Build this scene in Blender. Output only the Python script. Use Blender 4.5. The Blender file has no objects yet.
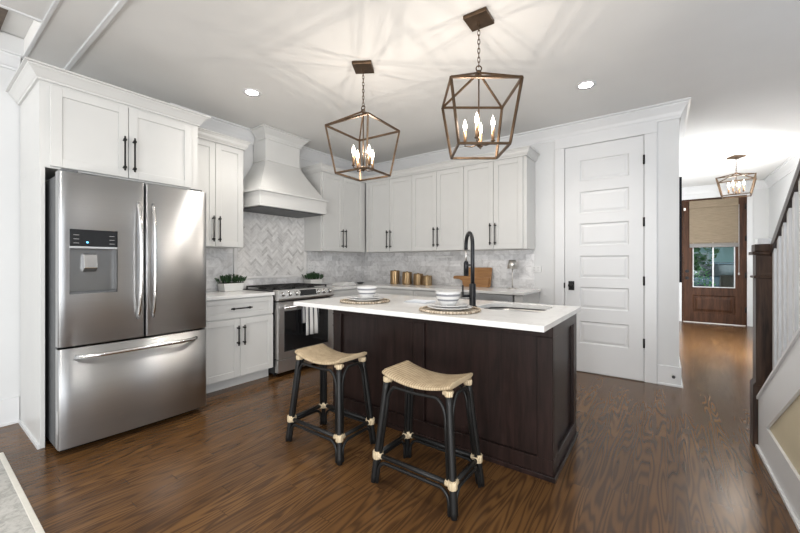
import bpy, bmesh, math, random
from mathutils import Vector, Matrix
random.seed(7)
SC = bpy.context.scene
COL = SC.collection
PI = math.pi

# ------------------------------------------------------------------ camera, world, lights, exposure
cd = bpy.data.cameras.new('camera'); cam = bpy.data.objects.new('camera', cd); COL.objects.link(cam)
cam.location = (3.876, -4.346, 1.179)
cam.rotation_euler = (PI/2, 0, math.radians(36.04))
cd.sensor_width = 36; cd.lens = 360.1/800*36; cd.shift_y = -3.05/800
cd.clip_start = 0.05
SC.camera = cam
vs = SC.view_settings
vs.view_transform = 'Standard'; vs.look = 'None'; vs.gamma = 1.0; vs.use_curve_mapping = False
vs.exposure = -0.22
W = bpy.data.worlds.new('sky'); SC.world = W; W.use_nodes = True
bg = W.node_tree.nodes['Background']
bg.inputs[0].default_value = (0.86, 0.93, 1.0, 1); bg.inputs[1].default_value = 0.8

def area(name, loc, target, sx, sy, power, color):
    l = bpy.data.lights.new(name, 'AREA'); l.shape = 'RECTANGLE'; l.size = sx; l.size_y = sy
    l.energy = power; l.color = color
    o = bpy.data.objects.new(name, l); COL.objects.link(o); o.location = loc
    o.rotation_euler = (Vector(target)-Vector(loc)).to_track_quat('-Z', 'Y').to_euler()
    return o
area('daylight_living_windows', (2.6, -8.6, 1.9), (2.2, -2.0, 0.5), 5.0, 2.3, 125, (0.98, 0.985, 1.0))
area('ceiling_fill', (4.9, -7.2, 0.5), (4.5, -1.6, 2.7), 3.2, 0.9, 190, (1.0, 0.99, 0.97))  # added fill lamp behind the camera, aimed up to brighten the ceiling
area('daylight_stair_window', (5.60, -1.72, 1.75), (0, -2.0, 1.4), 0.40, 1.5, 15, (0.66, 0.81, 1.0))
area('daylight_side_windows', (9.0, -5.6, 1.5), (0.6, -2.2, 0.8), 3.2, 2.3, 200, (0.90, 0.95, 1.0))
area('daylight_hall_window', (5.76, 1.95, 1.15), (3.9, 3.25, 0.6), 0.9, 1.5, 250, (0.95, 0.98, 1.0))

# ------------------------------------------------------------------ mesh helpers
class MB:
    def __init__(s): s.v = []; s.f = []; s.sm = []
    def add(s, verts, faces, smooth=False):
        b = len(s.v); s.v += [tuple(p) for p in verts]
        s.f += [tuple(b+i for i in f) for f in faces]; s.sm += [smooth]*len(faces); return s
    def box(s, x0, x1, y0, y1, z0, z1):
        x0, x1 = min(x0, x1), max(x0, x1); y0, y1 = min(y0, y1), max(y0, y1); z0, z1 = min(z0, z1), max(z0, z1)
        return s.add([(x0,y0,z0),(x1,y0,z0),(x1,y1,z0),(x0,y1,z0),(x0,y0,z1),(x1,y0,z1),(x1,y1,z1),(x0,y1,z1)],
              [(0,3,2,1),(4,5,6,7),(0,1,5,4),(1,2,6,5),(2,3,7,6),(3,0,4,7)])
    def prism(s, poly, fn, a, b, smooth=False):
        """poly: list of 2-D points; fn(p, t) -> 3-D; extruded from t=a to t=b"""
        n = len(poly)
        vs = [fn(p, a) for p in poly]+[fn(p, b) for p in poly]
        fs = [tuple(range(n))[::-1], tuple(range(n, 2*n))]
        s.add(vs, fs); base = len(s.v)-2*n
        for i in range(n):
            j = (i+1) % n
            s.f.append((base+i, base+j, base+n+j, base+n+i)); s.sm.append(smooth)
        return s
    def frustum(s, bottom, top):
        """two quads (4 points each) joined"""
        return s.add(list(bottom)+list(top), [(0,3,2,1),(4,5,6,7),(0,1,5,4),(1,2,6,5),(2,3,7,6),(3,0,4,7)])
    def tube(s, pts, r, seg=10, caps=True, closed=False, flat=1.0):
        pts = [Vector(p) for p in pts]; n = len(pts)
        rr = r if isinstance(r, (list, tuple)) else [r]*n
        rings = []; prev = None
        for i, p in enumerate(pts):
            if closed: t = pts[(i+1) % n]-pts[i-1]
            elif i == 0: t = pts[1]-p
            elif i == n-1: t = p-pts[i-1]
            else: t = (pts[i+1]-p).normalized()+(p-pts[i-1]).normalized()
            t.normalize()
            if prev is None:
                up = Vector((0,0,1)) if abs(t.z) < 0.9 else Vector((1,0,0))
                u = t.cross(up).normalized()
            else:
                u = prev-t*prev.dot(t); u.normalize()
            prev = u; w = t.cross(u)
            rings.append([p+rr[i]*(math.cos(2*PI*k/seg)*u+flat*math.sin(2*PI*k/seg)*w) for k in range(seg)])
        b = len(s.v); vs = [v for R in rings for v in R]; fs = []
        for i in range(n if closed else n-1):
            for k in range(seg):
                a0 = i*seg+k; a1 = i*seg+(k+1) % seg; i2 = (i+1) % n
                fs.append((a0, a1, i2*seg+(k+1) % seg, i2*seg+k))
        s.add(vs, fs, True)
        if caps and not closed:
            s.f.append(tuple(b+k for k in range(seg))[::-1]); s.sm.append(False)
            s.f.append(tuple(b+(n-1)*seg+k for k in range(seg))); s.sm.append(False)
        return s
    def lathe(s, prof, c=(0,0,0), seg=24, smooth=True):
        """prof: (r, z) from bottom to top, round a vertical axis at c"""
        vs = []; fs = []; n = len(prof)
        for (r, z) in prof:
            for k in range(seg):
                a = 2*PI*k/seg; vs.append((c[0]+r*math.cos(a), c[1]+r*math.sin(a), c[2]+z))
        for i in range(n-1):
            for k in range(seg):
                fs.append((i*seg+k, i*seg+(k+1) % seg, (i+1)*seg+(k+1) % seg, (i+1)*seg+k))
        s.add(vs, fs, smooth); b = len(s.v)-n*seg
        if prof[0][0] > 1e-6: s.f.append(tuple(b+k for k in range(seg))[::-1]); s.sm.append(False)
        if prof[-1][0] > 1e-6: s.f.append(tuple(b+(n-1)*seg+k for k in range(seg))); s.sm.append(False)
        return s
    def disc(s, c, r, axis, h, seg=20):
        """short cylinder centred at c along axis 'x','y','z', from c to c+h"""
        vs = []
        for t in (0, h):
            for k in range(seg):
                a = 2*PI*k/seg; u, w = r*math.cos(a), r*math.sin(a)
                vs.append({'x': (c[0]+t, c[1]+u, c[2]+w), 'y': (c[0]+u, c[1]+t, c[2]+w), 'z': (c[0]+u, c[1]+w, c[2]+t)}[axis])
        s.add(vs, [(k, (k+1) % seg, seg+(k+1) % seg, seg+k) for k in range(seg)], True)
        b = len(s.v)-2*seg
        s.f.append(tuple(b+k for k in range(seg))); s.sm.append(False)
        s.f.append(tuple(b+seg+k for k in range(seg))); s.sm.append(False)
        return s

ROOT = {}
def obj(name, mb, mat, parent=None, bev=0, seg=2, recalc=True, remove_doubles=False):
    me = bpy.data.meshes.new(name)
    off = Vector((0,0,0))
    if parent is not None:
        off = ROOT[parent.name]
    me.from_pydata([tuple(Vector(p)-off) for p in mb.v], [], mb.f)
    for p, sm in zip(me.polygons, mb.sm): p.use_smooth = sm
    if recalc or remove_doubles:
        bm = bmesh.new(); bm.from_mesh(me)
        if remove_doubles: bmesh.ops.remove_doubles(bm, verts=bm.verts, dist=1e-5)
        if recalc: bmesh.ops.recalc_face_normals(bm, faces=bm.faces)
        bm.to_mesh(me); bm.free()
    if mat: me.materials.append(mat)
    o = bpy.data.objects.new(name, me); COL.objects.link(o)
    if parent is not None: o.parent = parent
    ROOT[o.name] = off
    if bev:
        m = o.modifiers.new('bevel', 'BEVEL'); m.width = bev; m.segments = seg; m.limit_method = 'ANGLE'; m.angle_limit = math.radians(40)
        m.harden_normals = False
    return o
def tag(o, label, cat, group=None, kind=None):
    o['label'] = label; o['category'] = cat
    if group: o['group'] = group
    if kind: o['kind'] = kind
    return o
def thing(name, label, cat, loc, group=None, kind=None):
    o = bpy.data.objects.new(name, None); COL.objects.link(o); o.location = loc
    o.empty_display_size = 0.05
    ROOT[o.name] = Vector(loc)
    return tag(o, label, cat, group, kind)
def struct(name, mb, mat, label, cat, bev=0, **k):
    return tag(obj(name, mb, mat, None, bev, **k), label, cat, None, 'structure')
def dup(root, loc, label=None, rz=None, group=None):
    r = root.copy(); COL.objects.link(r); r.location = loc; ROOT[r.name] = Vector(loc)
    if rz is not None: r.rotation_euler = (0, 0, rz)
    if label: r['label'] = label
    if group: r['group'] = group
    for ch in list(root.children):
        c = ch.copy(); COL.objects.link(c); c.parent = r
        for g in list(ch.children):
            d = g.copy(); COL.objects.link(d); d.parent = c
    return r

# ------------------------------------------------------------------ material helpers
class NT:
    def __init__(s, name):
        s.m = bpy.data.materials.new(name); s.m.use_nodes = True
        s.t = s.m.node_tree; s.b = s.t.nodes['Principled BSDF']
    def n(s, typ, **kw):
        nd = s.t.nodes.new(typ)
        for k, v in kw.items(): setattr(nd, k, v)
        return nd
    def l(s, a, b): s.t.links.new(a, b)
    def math(s, op, a, b=None, c=None):
        nd = s.n('ShaderNodeMath', operation=op)
        for i, x in enumerate((a, b, c)):
            if x is None: continue
            if isinstance(x, (int, float)): nd.inputs[i].default_value = x
            else: s.l(x, nd.inputs[i])
        return nd.outputs[0]
    def obj(s): return s.n('ShaderNodeTexCoord').outputs['Object']
    def map(s, vec, scale=(1,1,1), loc=(0,0,0), rot=(0,0,0)):
        nd = s.n('ShaderNodeMapping'); s.l(vec, nd.inputs[0])
        nd.inputs['Scale'].default_value = scale; nd.inputs['Location'].default_value = loc; nd.inputs['Rotation'].default_value = rot
        return nd.outputs[0]
    def noise(s, vec, scale, detail=3, rough=0.5, dist=0):
        nd = s.n('ShaderNodeTexNoise'); s.l(vec, nd.inputs['Vector'])
        nd.inputs['Scale'].default_value = scale; nd.inputs['Detail'].default_value = detail
        nd.inputs['Roughness'].default_value = rough; nd.inputs['Distortion'].default_value = dist
        return nd.outputs['Fac']
    def ramp(s, fac, stops):
        nd = s.n('ShaderNodeValToRGB'); s.l(fac, nd.inputs[0]); e = nd.color_ramp.elements
        while len(e) < len(stops): e.new(0.5)
        for el, (p, c) in zip(e, stops): el.position = p; el.color = (*c, 1)
        return nd.outputs[0]
    def mix(s, fac, a, b, mode='MIX'):
        nd = s.n('ShaderNodeMix', data_type='RGBA', blend_type=mode)
        for i, x in ((0, fac), (6, a), (7, b)):
            if isinstance(x, (int, float)): nd.inputs[i].default_value = x
            elif isinstance(x, tuple): nd.inputs[i].default_value = (*x, 1)
            else: s.l(x, nd.inputs[i])
        return nd.outputs[2]
    def color(s, c): s.l(c, s.b.inputs['Base Color'])
    def bump(s, h, strength=0.2, dist=0.01):
        nd = s.n('ShaderNodeBump'); nd.inputs['Strength'].default_value = strength; nd.inputs['Distance'].default_value = dist
        s.l(h, nd.inputs['Height']); s.l(nd.outputs[0], s.b.inputs['Normal'])
def pm(name, col, rough=0.5, metal=0.0, var=0.04, scale=6, spec=None, coat=0, bump=0):
    """plain paint or metal with a faint procedural mottling"""
    t = NT(name); b = t.b
    f = t.noise(t.obj(), scale, 3)
    hi = tuple(min(1, c*(1+var)) for c in col); lo = tuple(c*(1-var) for c in col)
    t.color(t.ramp(f, [(0.3, lo), (0.7, hi)]))
    b.inputs['Roughness'].default_value = rough; b.inputs['Metallic'].default_value = metal
    if spec is not None: b.inputs['Specular IOR Level'].default_value = spec
    if coat: b.inputs['Coat Weight'].default_value = coat; b.inputs['Coat Roughness'].default_value = 0.15
    if bump: t.bump(t.noise(t.obj(), scale*12, 2), bump, 0.002)
    return t.m
def emit(name, col, strength):
    t = NT(name); t.b.inputs['Base Color'].default_value = (*col, 1)
    t.b.inputs['Emission Color'].default_value = (*col, 1); t.b.inputs['Emission Strength'].default_value = strength
    return t.m
def wood(name, dark, light, axis='z', scale=1.0, rough=0.4, coat=0.0):
    t = NT(name)
    st = {'x': (1.2, 14, 14), 'y': (14, 1.2, 14), 'z': (14, 14, 1.2)}[axis]
    v = t.map(t.obj(), tuple(q*scale for q in st))
    f = t.noise(v, 2.2, 5, 0.6, 0.6)
    g = t.noise(t.map(t.obj(), tuple(q*scale*5 for q in st)), 2.0, 3)
    h = t.math('ADD', t.math('MULTIPLY', f, 0.75), t.math('MULTIPLY', g, 0.25))
    t.color(t.ramp(h, [(0.35, dark), (0.65, light)]))
    t.b.inputs['Roughness'].default_value = rough
    if coat: t.b.inputs['Coat Weight'].default_value = coat; t.b.inputs['Coat Roughness'].default_value = 0.12
    t.bump(g, 0.08, 0.002)
    return t.m

M = {}
M['wall'] = pm('wall_paint', (0.66, 0.665, 0.665), 0.6, var=0.012, scale=3)
M['ceil'] = pm('ceiling_paint', (0.74, 0.735, 0.72), 0.8, var=0.012, scale=3)
M['trim'] = pm('trim_paint', (0.69, 0.695, 0.70), 0.35, var=0.01)
M['cab'] = pm('cabinet_paint', (0.60, 0.598, 0.582), 0.38, var=0.012)
M['door'] = pm('door_paint', (0.675, 0.68, 0.685), 0.38, var=0.01)
M['island'] = wood('espresso_wood', (0.010, 0.006, 0.005), (0.026, 0.014, 0.012), 'z', 1.0, 0.33)
M['island'].node_tree.nodes['Principled BSDF'].inputs['Specular IOR Level'].default_value = 0.22
M['black'] = pm('black_metal', (0.010, 0.010, 0.010), 0.42, 0.0, var=0.1, spec=0.3)
M['faucet'] = pm('black_faucet_metal', (0.020, 0.021, 0.024), 0.34, 0.6, var=0.1)
M['blackpl'] = pm('black_plastic', (0.014, 0.014, 0.015), 0.28, var=0.1)
M['iron'] = pm('cast_iron', (0.018, 0.018, 0.018), 0.6, 0.2, var=0.2, bump=0.2)
M['darkgrey'] = pm('grey_body', (0.11, 0.115, 0.12), 0.5, 0.4)
M['bronze'] = pm('aged_bronze', (0.105, 0.068, 0.042), 0.38, 0.85, var=0.3, scale=14)
M['sleeve'] = pm('brass_sleeve', (0.33, 0.20, 0.11), 0.38, 0.85, var=0.1)
def bulb_mat():
    m = bpy.data.materials.new('glowing_clear_bulb'); m.use_nodes = True; t = m.node_tree; t.nodes.clear()
    out = t.nodes.new('ShaderNodeOutputMaterial'); ad = t.nodes.new('ShaderNodeAddShader')
    a = t.nodes.new('ShaderNodeBsdfTransparent'); e = t.nodes.new('ShaderNodeEmission'); e.inputs[0].default_value = (1.0, 0.86, 0.70, 1); e.inputs[1].default_value = 16
    t.links.new(a.outputs[0], ad.inputs[0]); t.links.new(e.outputs[0], ad.inputs[1]); t.links.new(ad.outputs[0], out.inputs[0]); return m
M['bulb'] = bulb_mat()
M['canlens'] = emit('glowing_lens', (1.0, 0.96, 0.91), 90)
M['white'] = pm('white_glaze', (0.64, 0.635, 0.63), 0.2, var=0.01)
M['chrome'] = pm('brushed_nickel', (0.66, 0.64, 0.61), 0.36, 1.0, var=0.03)
M['rattan'] = None
M['plate'] = pm('outlet_plastic', (0.70, 0.70, 0.695), 0.35, var=0.005)
M['darkslot'] = pm('dark_slot', (0.05, 0.05, 0.05), 0.6)
M['handrail'] = wood('walnut_stain', (0.018, 0.010, 0.007), (0.062, 0.036, 0.024), 'y', 1.0, 0.35, 0.2)
M['newel'] = wood('walnut_stain_upright', (0.014, 0.007, 0.005), (0.070, 0.038, 0.023), 'z', 1.0, 0.45, 0.0)
M['newel'].node_tree.nodes['Principled BSDF'].inputs['Specular IOR Level'].default_value = 0.25
M['frontdoor'] = wood('mahogany_stain', (0.034, 0.013, 0.006), (0.088, 0.037, 0.017), 'z', 0.8, 0.5, 0.0)
M['frontdoor'].node_tree.nodes['Principled BSDF'].inputs['Specular IOR Level'].default_value = 0.2
M['board'] = wood('acacia_board', (0.24, 0.105, 0.030), (0.42, 0.21, 0.070), 'x', 1.0, 0.45)
M['board2'] = wood('pale_acacia_board', (0.30, 0.15, 0.06), (0.46, 0.25, 0.11), 'x', 1.0, 0.45)
M['cofferwood'] = wood('ceiling_wood', (0.10, 0.075, 0.055), (0.16, 0.125, 0.095), 'y', 1.0, 0.6)
M['beige'] = pm('beige_paint', (0.60, 0.53, 0.38), 0.6, var=0.02)

def stainless(name, base=(0.60, 0.59, 0.575), rough=0.2, axis='z', st=0.0, aniso=0.0):
    """brushed steel; with aniso the brushing runs across, so reflections smear up and down"""
    t = NT(name)
    sc = {'z': (0.6, 0.6, 90), 'y': (60, 0.6, 60)}[axis]
    f = t.noise(t.map(t.obj(), sc), 3, 3)
    t.color(t.ramp(f, [(0.3, tuple(c*0.96 for c in base)), (0.7, base)]))
    t.b.inputs['Metallic'].default_value = 1.0
    t.l(t.math('ADD', t.math('MULTIPLY', f, 0.03), rough-0.015), t.b.inputs['Roughness'])
    if aniso:
        t.b.inputs['Anisotropic'].default_value = aniso
        cb = t.n('ShaderNodeCombineXYZ'); cb.inputs[2].default_value = 1.0
        t.l(cb.outputs[0], t.b.inputs['Tangent'])
    if st:
        t.bump(t.noise(t.map(t.obj(), (9, 9, 0.015)), 1.5, 1), st, 0.01)
    return t.m
M['steel'] = stainless('stainless_steel', (0.57, 0.575, 0.58), 0.36, 'z', 0.0, 1.0)
M['steel2'] = stainless('stainless_steel_smooth', (0.66, 0.65, 0.64), 0.30, 'y', 0.02)
M['sinksteel'] = stainless('sink_steel', (0.40, 0.40, 0.40), 0.30, 'y', 0.02)
M['handle'] = stainless('handle_steel', (0.72, 0.71, 0.70), 0.16, 'z', 0.0)

def quartz():
    t = NT('white_quartz'); o = t.obj()
    n1 = t.noise(o, 2.2, 6, 0.6, 1.2)
    vein = t.math('SUBTRACT', 1.0, t.math('MULTIPLY', t.math('ABSOLUTE', t.math('SUBTRACT', n1, 0.5)), 26.0))
    vein = t.math('MAXIMUM', vein, 0.0)
    vein = t.math('MULTIPLY', vein, 0.35)
    t.color(t.mix(vein, (0.765, 0.76, 0.745), (0.60, 0.59, 0.58)))
    t.b.inputs['Roughness'].default_value = 0.16
    return t.m
M['quartz'] = quartz()

def marble_tile():
    """marble subway tile set in running bond: (x+y, z) gives the wall's own plane for either wall"""
    t = NT('marble_subway_tile'); o = t.obj()
    sep = t.n('ShaderNodeSeparateXYZ'); t.l(o, sep.inputs[0])
    u = t.math('ADD', sep.outputs[0], sep.outputs[1])
    cb = t.n('ShaderNodeCombineXYZ'); t.l(u, cb.inputs[0]); t.l(sep.outputs[2], cb.inputs[1])
    br = t.n('ShaderNodeTexBrick'); t.l(cb.outputs[0], br.inputs['Vector'])
    br.inputs['Scale'].default_value = 1.0; br.inputs['Brick Width'].default_value = 0.155; br.inputs['Row Height'].default_value = 0.076
    br.inputs['Mortar Size'].default_value = 0.0015; br.inputs['Mortar Smooth'].default_value = 0.2; br.inputs['Bias'].default_value = 0.0
    br.inputs['Color1'].default_value = (0.64, 0.635, 0.635, 1); br.inputs['Color2'].default_value = (0.84, 0.835, 0.835, 1)
    br.inputs['Mortar'].default_value = (0.66, 0.655, 0.65, 1)
    n = t.noise(cb.outputs[0], 9, 6, 0.65, 1.5)
    c = t.mix(0.75, br.outputs['Color'], t.ramp(n, [(0.32, (0.62, 0.61, 0.61)), (0.55, (0.98, 0.98, 0.98))]), 'MULTIPLY')
    t.color(c); t.b.inputs['Roughness'].default_value = 0.25
    t.bump(t.math('SUBTRACT', 1.0, br.outputs['Fac']), 0.3, 0.002)
    return t.m
M['tile'] = marble_tile()
def herring_mat():
    t = NT('marble_herringbone_tile')
    g = t.n('ShaderNodeNewGeometry').outputs['Random Per Island']
    n = t.noise(t.obj(), 10, 5, 0.6, 1.2)
    base = t.ramp(g, [(0.0, (0.54, 0.525, 0.51)), (0.15, (0.68, 0.665, 0.65)), (0.7, (0.78, 0.765, 0.75)), (1.0, (0.85, 0.84, 0.82))])
    t.color(t.mix(0.5, base, t.ramp(n, [(0.35, (0.68, 0.67, 0.66)), (0.6, (1, 1, 1))]), 'MULTIPLY'))
    t.b.inputs['Roughness'].default_value = 0.25
    return t.m
M['herring'] = herring_mat()
M['liner'] = pm('marble_liner', (0.74, 0.725, 0.71), 0.3, var=0.08, scale=9)

def floor_mat():
    t = NT('oak_floor'); o = t.obj()
    sep = t.n('ShaderNodeSeparateXYZ'); t.l(o, sep.inputs[0]); x, y = sep.outputs[0], sep.outputs[1]
    PW, PL = 0.083, 1.15
    row = t.math('FLOOR', t.math('DIVIDE', x, PW))
    wn = t.n('ShaderNodeTexWhiteNoise', noise_dimensions='1D'); t.l(row, wn.inputs['W'])
    yy = t.math('ADD', t.math('DIVIDE', y, PL), t.math('MULTIPLY', wn.outputs['Value'], 7.0))
    pl = t.math('FLOOR', yy)
    idv = t.n('ShaderNodeCombineXYZ'); t.l(row, idv.inputs[0]); t.l(pl, idv.inputs[1])
    w2 = t.n('ShaderNodeTexWhiteNoise', noise_dimensions='2D'); t.l(idv.outputs[0], w2.inputs['Vector'])
    rnd = w2.outputs['Value']
    # grain coordinates, shifted for every plank
    gx = t.math('ADD', t.math('MULTIPLY', x, 9.0), t.math('MULTIPLY', rnd, 37.0))
    gy = t.math('ADD', t.math('MULTIPLY', y, 0.68), t.math('MULTIPLY', rnd, 91.0))
    gv = t.n('ShaderNodeCombineXYZ'); t.l(gx, gv.inputs[0]); t.l(gy, gv.inputs[1])
    n1 = t.noise(gv.outputs[0], 1.5, 1, 0.4, 0.1)
    ring = t.math('MULTIPLY', t.math('ADD', t.math('SINE', t.math('MULTIPLY', n1, 74.0)), 1.0), 0.5)
    ring = t.math('POWER', ring, 1.6)
    fx = t.n('ShaderNodeCombineXYZ'); t.l(t.math('MULTIPLY', gx, 22.0), fx.inputs[0]); t.l(t.math('MULTIPLY', gy, 6.0), fx.inputs[1])
    fine = t.noise(fx.outputs[0], 1.0, 3, 0.6)
    base = t.ramp(rnd, [(0.0, (0.120, 0.057, 0.018)), (0.5, (0.150, 0.072, 0.023)), (1.0, (0.190, 0.094, 0.031))])
    c = t.mix(t.math('MULTIPLY', ring, 0.80), base, (0.030, 0.014, 0.007))
    c = t.mix(t.math('MULTIPLY', fine, 0.45), c, (0.050, 0.026, 0.013))
    big = t.noise(o, 0.9, 2)
    c = t.mix(t.math('MULTIPLY', big, 0.3), c, (0.12, 0.062, 0.029))
    # seams
    fxs = t.math('FRACT', t.math('DIVIDE', x, PW)); fys = t.math('FRACT', yy)
    s1 = t.math('LESS_THAN', t.math('MINIMUM', fxs, t.math('SUBTRACT', 1.0, fxs)), 0.012)
    s2 = t.math('LESS_THAN', t.math('MINIMUM', fys, t.math('SUBTRACT', 1.0, fys)), 0.0012)
    seam = t.math('MAXIMUM', s1, s2)
    c = t.mix(t.math('MULTIPLY', seam, 0.55), c, (0.022, 0.012, 0.007))
    t.color(c)
    t.l(t.math('ADD', 0.17, t.math('MULTIPLY', fine, 0.12)), t.b.inputs['Roughness'])
    t.b.inputs['Specular IOR Level'].default_value = 0.34
    hgt = t.math('SUBTRACT', t.math('MULTIPLY', fine, 0.3), t.math('ADD', t.math('MULTIPLY', ring, 0.25), seam))
    t.bump(hgt, 0.05, 0.002)
    return t.m
M['floor'] = floor_mat()
def woven(name, lo, hi, sx, sy, rough=0.75, bump=0.6):
    t = NT(name); o = t.obj()
    w1 = t.n('ShaderNodeTexWave', wave_type='BANDS', bands_direction='X'); t.l(o, w1.inputs[0]); w1.inputs['Scale'].default_value = sx; w1.inputs['Distortion'].default_value = 1.5
    w2 = t.n('ShaderNodeTexWave', wave_type='BANDS', bands_direction='Y'); t.l(o, w2.inputs[0]); w2.inputs['Scale'].default_value = sy; w2.inputs['Distortion'].default_value = 1.5
    h = t.math('MULTIPLY', t.math('ADD', w1.outputs['Fac'], w2.outputs['Fac']), 0.5)
    n = t.noise(o, 25, 4)
    t.color(t.ramp(t.math('ADD', t.math('MULTIPLY', h, 0.55), t.math('MULTIPLY', n, 0.45)), [(0.25, lo), (0.7, hi)]))
    t.b.inputs['Roughness'].default_value = rough; t.bump(h, bump, 0.004)
    return t.m
M['rush'] = woven('woven_rush', (0.20, 0.14, 0.078), (0.54, 0.425, 0.275), 22, 62)
M['wrap'] = woven('rattan_binding', (0.42, 0.32, 0.19), (0.70, 0.58, 0.40), 40, 40)
M['mat'] = woven('seagrass_braid', (0.24, 0.18, 0.125), (0.60, 0.52, 0.41), 18, 18)
M['rugm'] = None
def rug_mat():
    t = NT('faded_rug'); o = t.obj()
    n = t.noise(o, 26, 6, 0.75, 0.8); n2 = t.noise(o, 2.5, 3)
    t.color(t.mix(0.5, t.ramp(n, [(0.40, (0.20, 0.195, 0.18)), (0.56, (0.52, 0.51, 0.48))]), t.ramp(n2, [(0.3, (0.36, 0.355, 0.33)), (0.7, (0.56, 0.55, 0.52))])))
    t.b.inputs['Roughness'].default_value = 0.95; t.bump(n, 0.4, 0.004); return t.m
M['rug'] = rug_mat()
M['rugedge'] = pm('rug_binding', (0.66, 0.64, 0.58), 0.9, var=0.04, scale=40)
def shade_mat():
    t = NT('woven_shade'); o = t.obj()
    w = t.n('ShaderNodeTexWave', wave_type='BANDS', bands_direction='Z'); t.l(o, w.inputs[0]); w.inputs['Scale'].default_value = 26; w.inputs['Distortion'].default_value = 2.0
    n = t.noise(t.map(o, (3, 3, 60)), 3, 3)
    t.color(t.ramp(t.math('ADD', t.math('MULTIPLY', w.outputs['Fac'], 0.4), t.math('MULTIPLY', n, 0.6)), [(0.25, (0.15, 0.115, 0.075)), (0.75, (0.31, 0.245, 0.17))]))
    t.b.inputs['Roughness'].default_value = 0.85; return t.m
M['shade'] = shade_mat()
def bowl_mat():
    t = NT('striped_bowl_glaze'); o = t.obj()
    sep = t.n('ShaderNodeSeparateXYZ'); t.l(o, sep.inputs[0]); z = sep.outputs[2]
    a = t.math('MULTIPLY', t.math('GREATER_THAN', z, 0.064), t.math('LESS_THAN', z, 0.078))
    b = t.math('MULTIPLY', t.math('GREATER_THAN', z, 0.034), t.math('LESS_THAN', z, 0.046))
    t.color(t.mix(t.math('ADD', a, b), (0.62, 0.615, 0.61), (0.20, 0.205, 0.225)))
    t.b.inputs['Roughness'].default_value = 0.22; return t.m
M['bowl'] = bowl_mat()
def towel_mat():
    t = NT('striped_towel_cloth'); o = t.obj()
    sep = t.n('ShaderNodeSeparateXYZ'); t.l(o, sep.inputs[0])
    f = t.math('FRACT', t.math('MULTIPLY', sep.outputs[1], 17.0))
    st = t.math('LESS_THAN', f, 0.36)
    t.color(t.mix(st, (0.70, 0.70, 0.69), (0.06, 0.065, 0.08))); t.b.inputs['Roughness'].default_value = 0.9
    t.bump(t.noise(o, 300, 2), 0.2, 0.001); return t.m
M['towel'] = towel_mat()
def gold_mat():
    t = NT('fluted_gold'); o = t.obj()
    n = t.noise(t.map(o, (40, 40, 0.3)), 1.2, 3)
    t.color(t.ramp(n, [(0.35, (0.20, 0.12, 0.055)), (0.65, (0.52, 0.37, 0.21))]))
    t.b.inputs['Metallic'].default_value = 0.9; t.b.inputs['Roughness'].default_value = 0.28; return t.m
M['gold'] = gold_mat()
M['leafa'] = pm('succulent_leaf', (0.028, 0.075, 0.026), 0.5, var=0.45, scale=40)
M['leafb'] = pm('garden_leaf', (0.14, 0.50, 0.07), 0.6, var=0.5, scale=5)
M['leafc'] = pm('tree_leaf', (0.06, 0.20, 0.04), 0.6, var=0.5, scale=3)
M['bark'] = pm('bark', (0.05, 0.035, 0.025), 0.9, var=0.3, scale=10)
M['pot'] = pm('white_planter', (0.70, 0.70, 0.68), 0.5, var=0.03)
M['soil'] = pm('soil', (0.03, 0.02, 0.015), 0.95, var=0.3, scale=40)
def glass(name, tint=(0.86, 0.96, 0.97)):
    m = bpy.data.materials.new(name); m.use_nodes = True; t = m.node_tree; t.nodes.clear()
    out = t.nodes.new('ShaderNodeOutputMaterial'); mx = t.nodes.new('ShaderNodeMixShader')
    a = t.nodes.new('ShaderNodeBsdfTransparent'); a.inputs[0].default_value = (*tint, 1)
    g = t.nodes.new('ShaderNodeBsdfGlossy'); g.inputs['Roughness'].default_value = 0.02
    fr = t.nodes.new('ShaderNodeFresnel'); fr.inputs[0].default_value = 1.45
    t.links.new(fr.outputs[0], mx.inputs[0]); t.links.new(a.outputs[0], mx.inputs[1]); t.links.new(g.outputs[0], mx.inputs[2]); t.links.new(mx.outputs[0], out.inputs[0])
    return m
M['glass'] = glass('clear_pane')
M['ovenglass'] = pm('oven_black_glass', (0.010, 0.010, 0.011), 0.06, var=0.05)
M['display'] = pm('display_glass', (0.010, 0.011, 0.013), 0.12, var=0.05)
M['blueled'] = emit('blue_indicator', (0.15, 0.55, 1.0), 2.0)
M['greymark'] = pm('grey_printing', (0.30, 0.30, 0.30), 0.5)
def art_mat():
    t = NT('pale_canvas_paint'); n = t.noise(t.obj(), 4, 5, 0.6, 1.5)
    t.color(t.ramp(n, [(0.30, (0.30, 0.31, 0.33)), (0.42, (0.62, 0.62, 0.63)), (0.6, (0.74, 0.74, 0.74))])); t.b.inputs['Roughness'].default_value = 0.8; return t.m
M['art'] = art_mat()
M['navy'] = pm('dark_frame', (0.010, 0.011, 0.015), 0.7, spec=0.2)
M['mirrorart'] = pm('dark_print', (0.04, 0.045, 0.06), 0.2)
M['grass'] = pm('lawn_grass', (0.06, 0.13, 0.03), 0.9, var=0.4, scale=4)
M['asphalt'] = pm('driveway', (0.20, 0.21, 0.21), 0.9, var=0.1)
M['siding'] = pm('pale_teal_siding', (0.50, 0.66, 0.66), 0.7, var=0.03)
M['roof'] = pm('slate_roof', (0.075, 0.105, 0.125), 0.85, var=0.15, scale=8)
M['carpaint'] = pm('teal_car_paint', (0.02, 0.06, 0.085), 0.2, 0.3, coat=0.6)
M['carglass'] = pm('car_glass', (0.02, 0.035, 0.04), 0.08)
M['rubber'] = pm('tyre_rubber', (0.015, 0.015, 0.015), 0.8)
M['porch'] = pm('porch_concrete', (0.38, 0.37, 0.35), 0.9, var=0.06)
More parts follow.
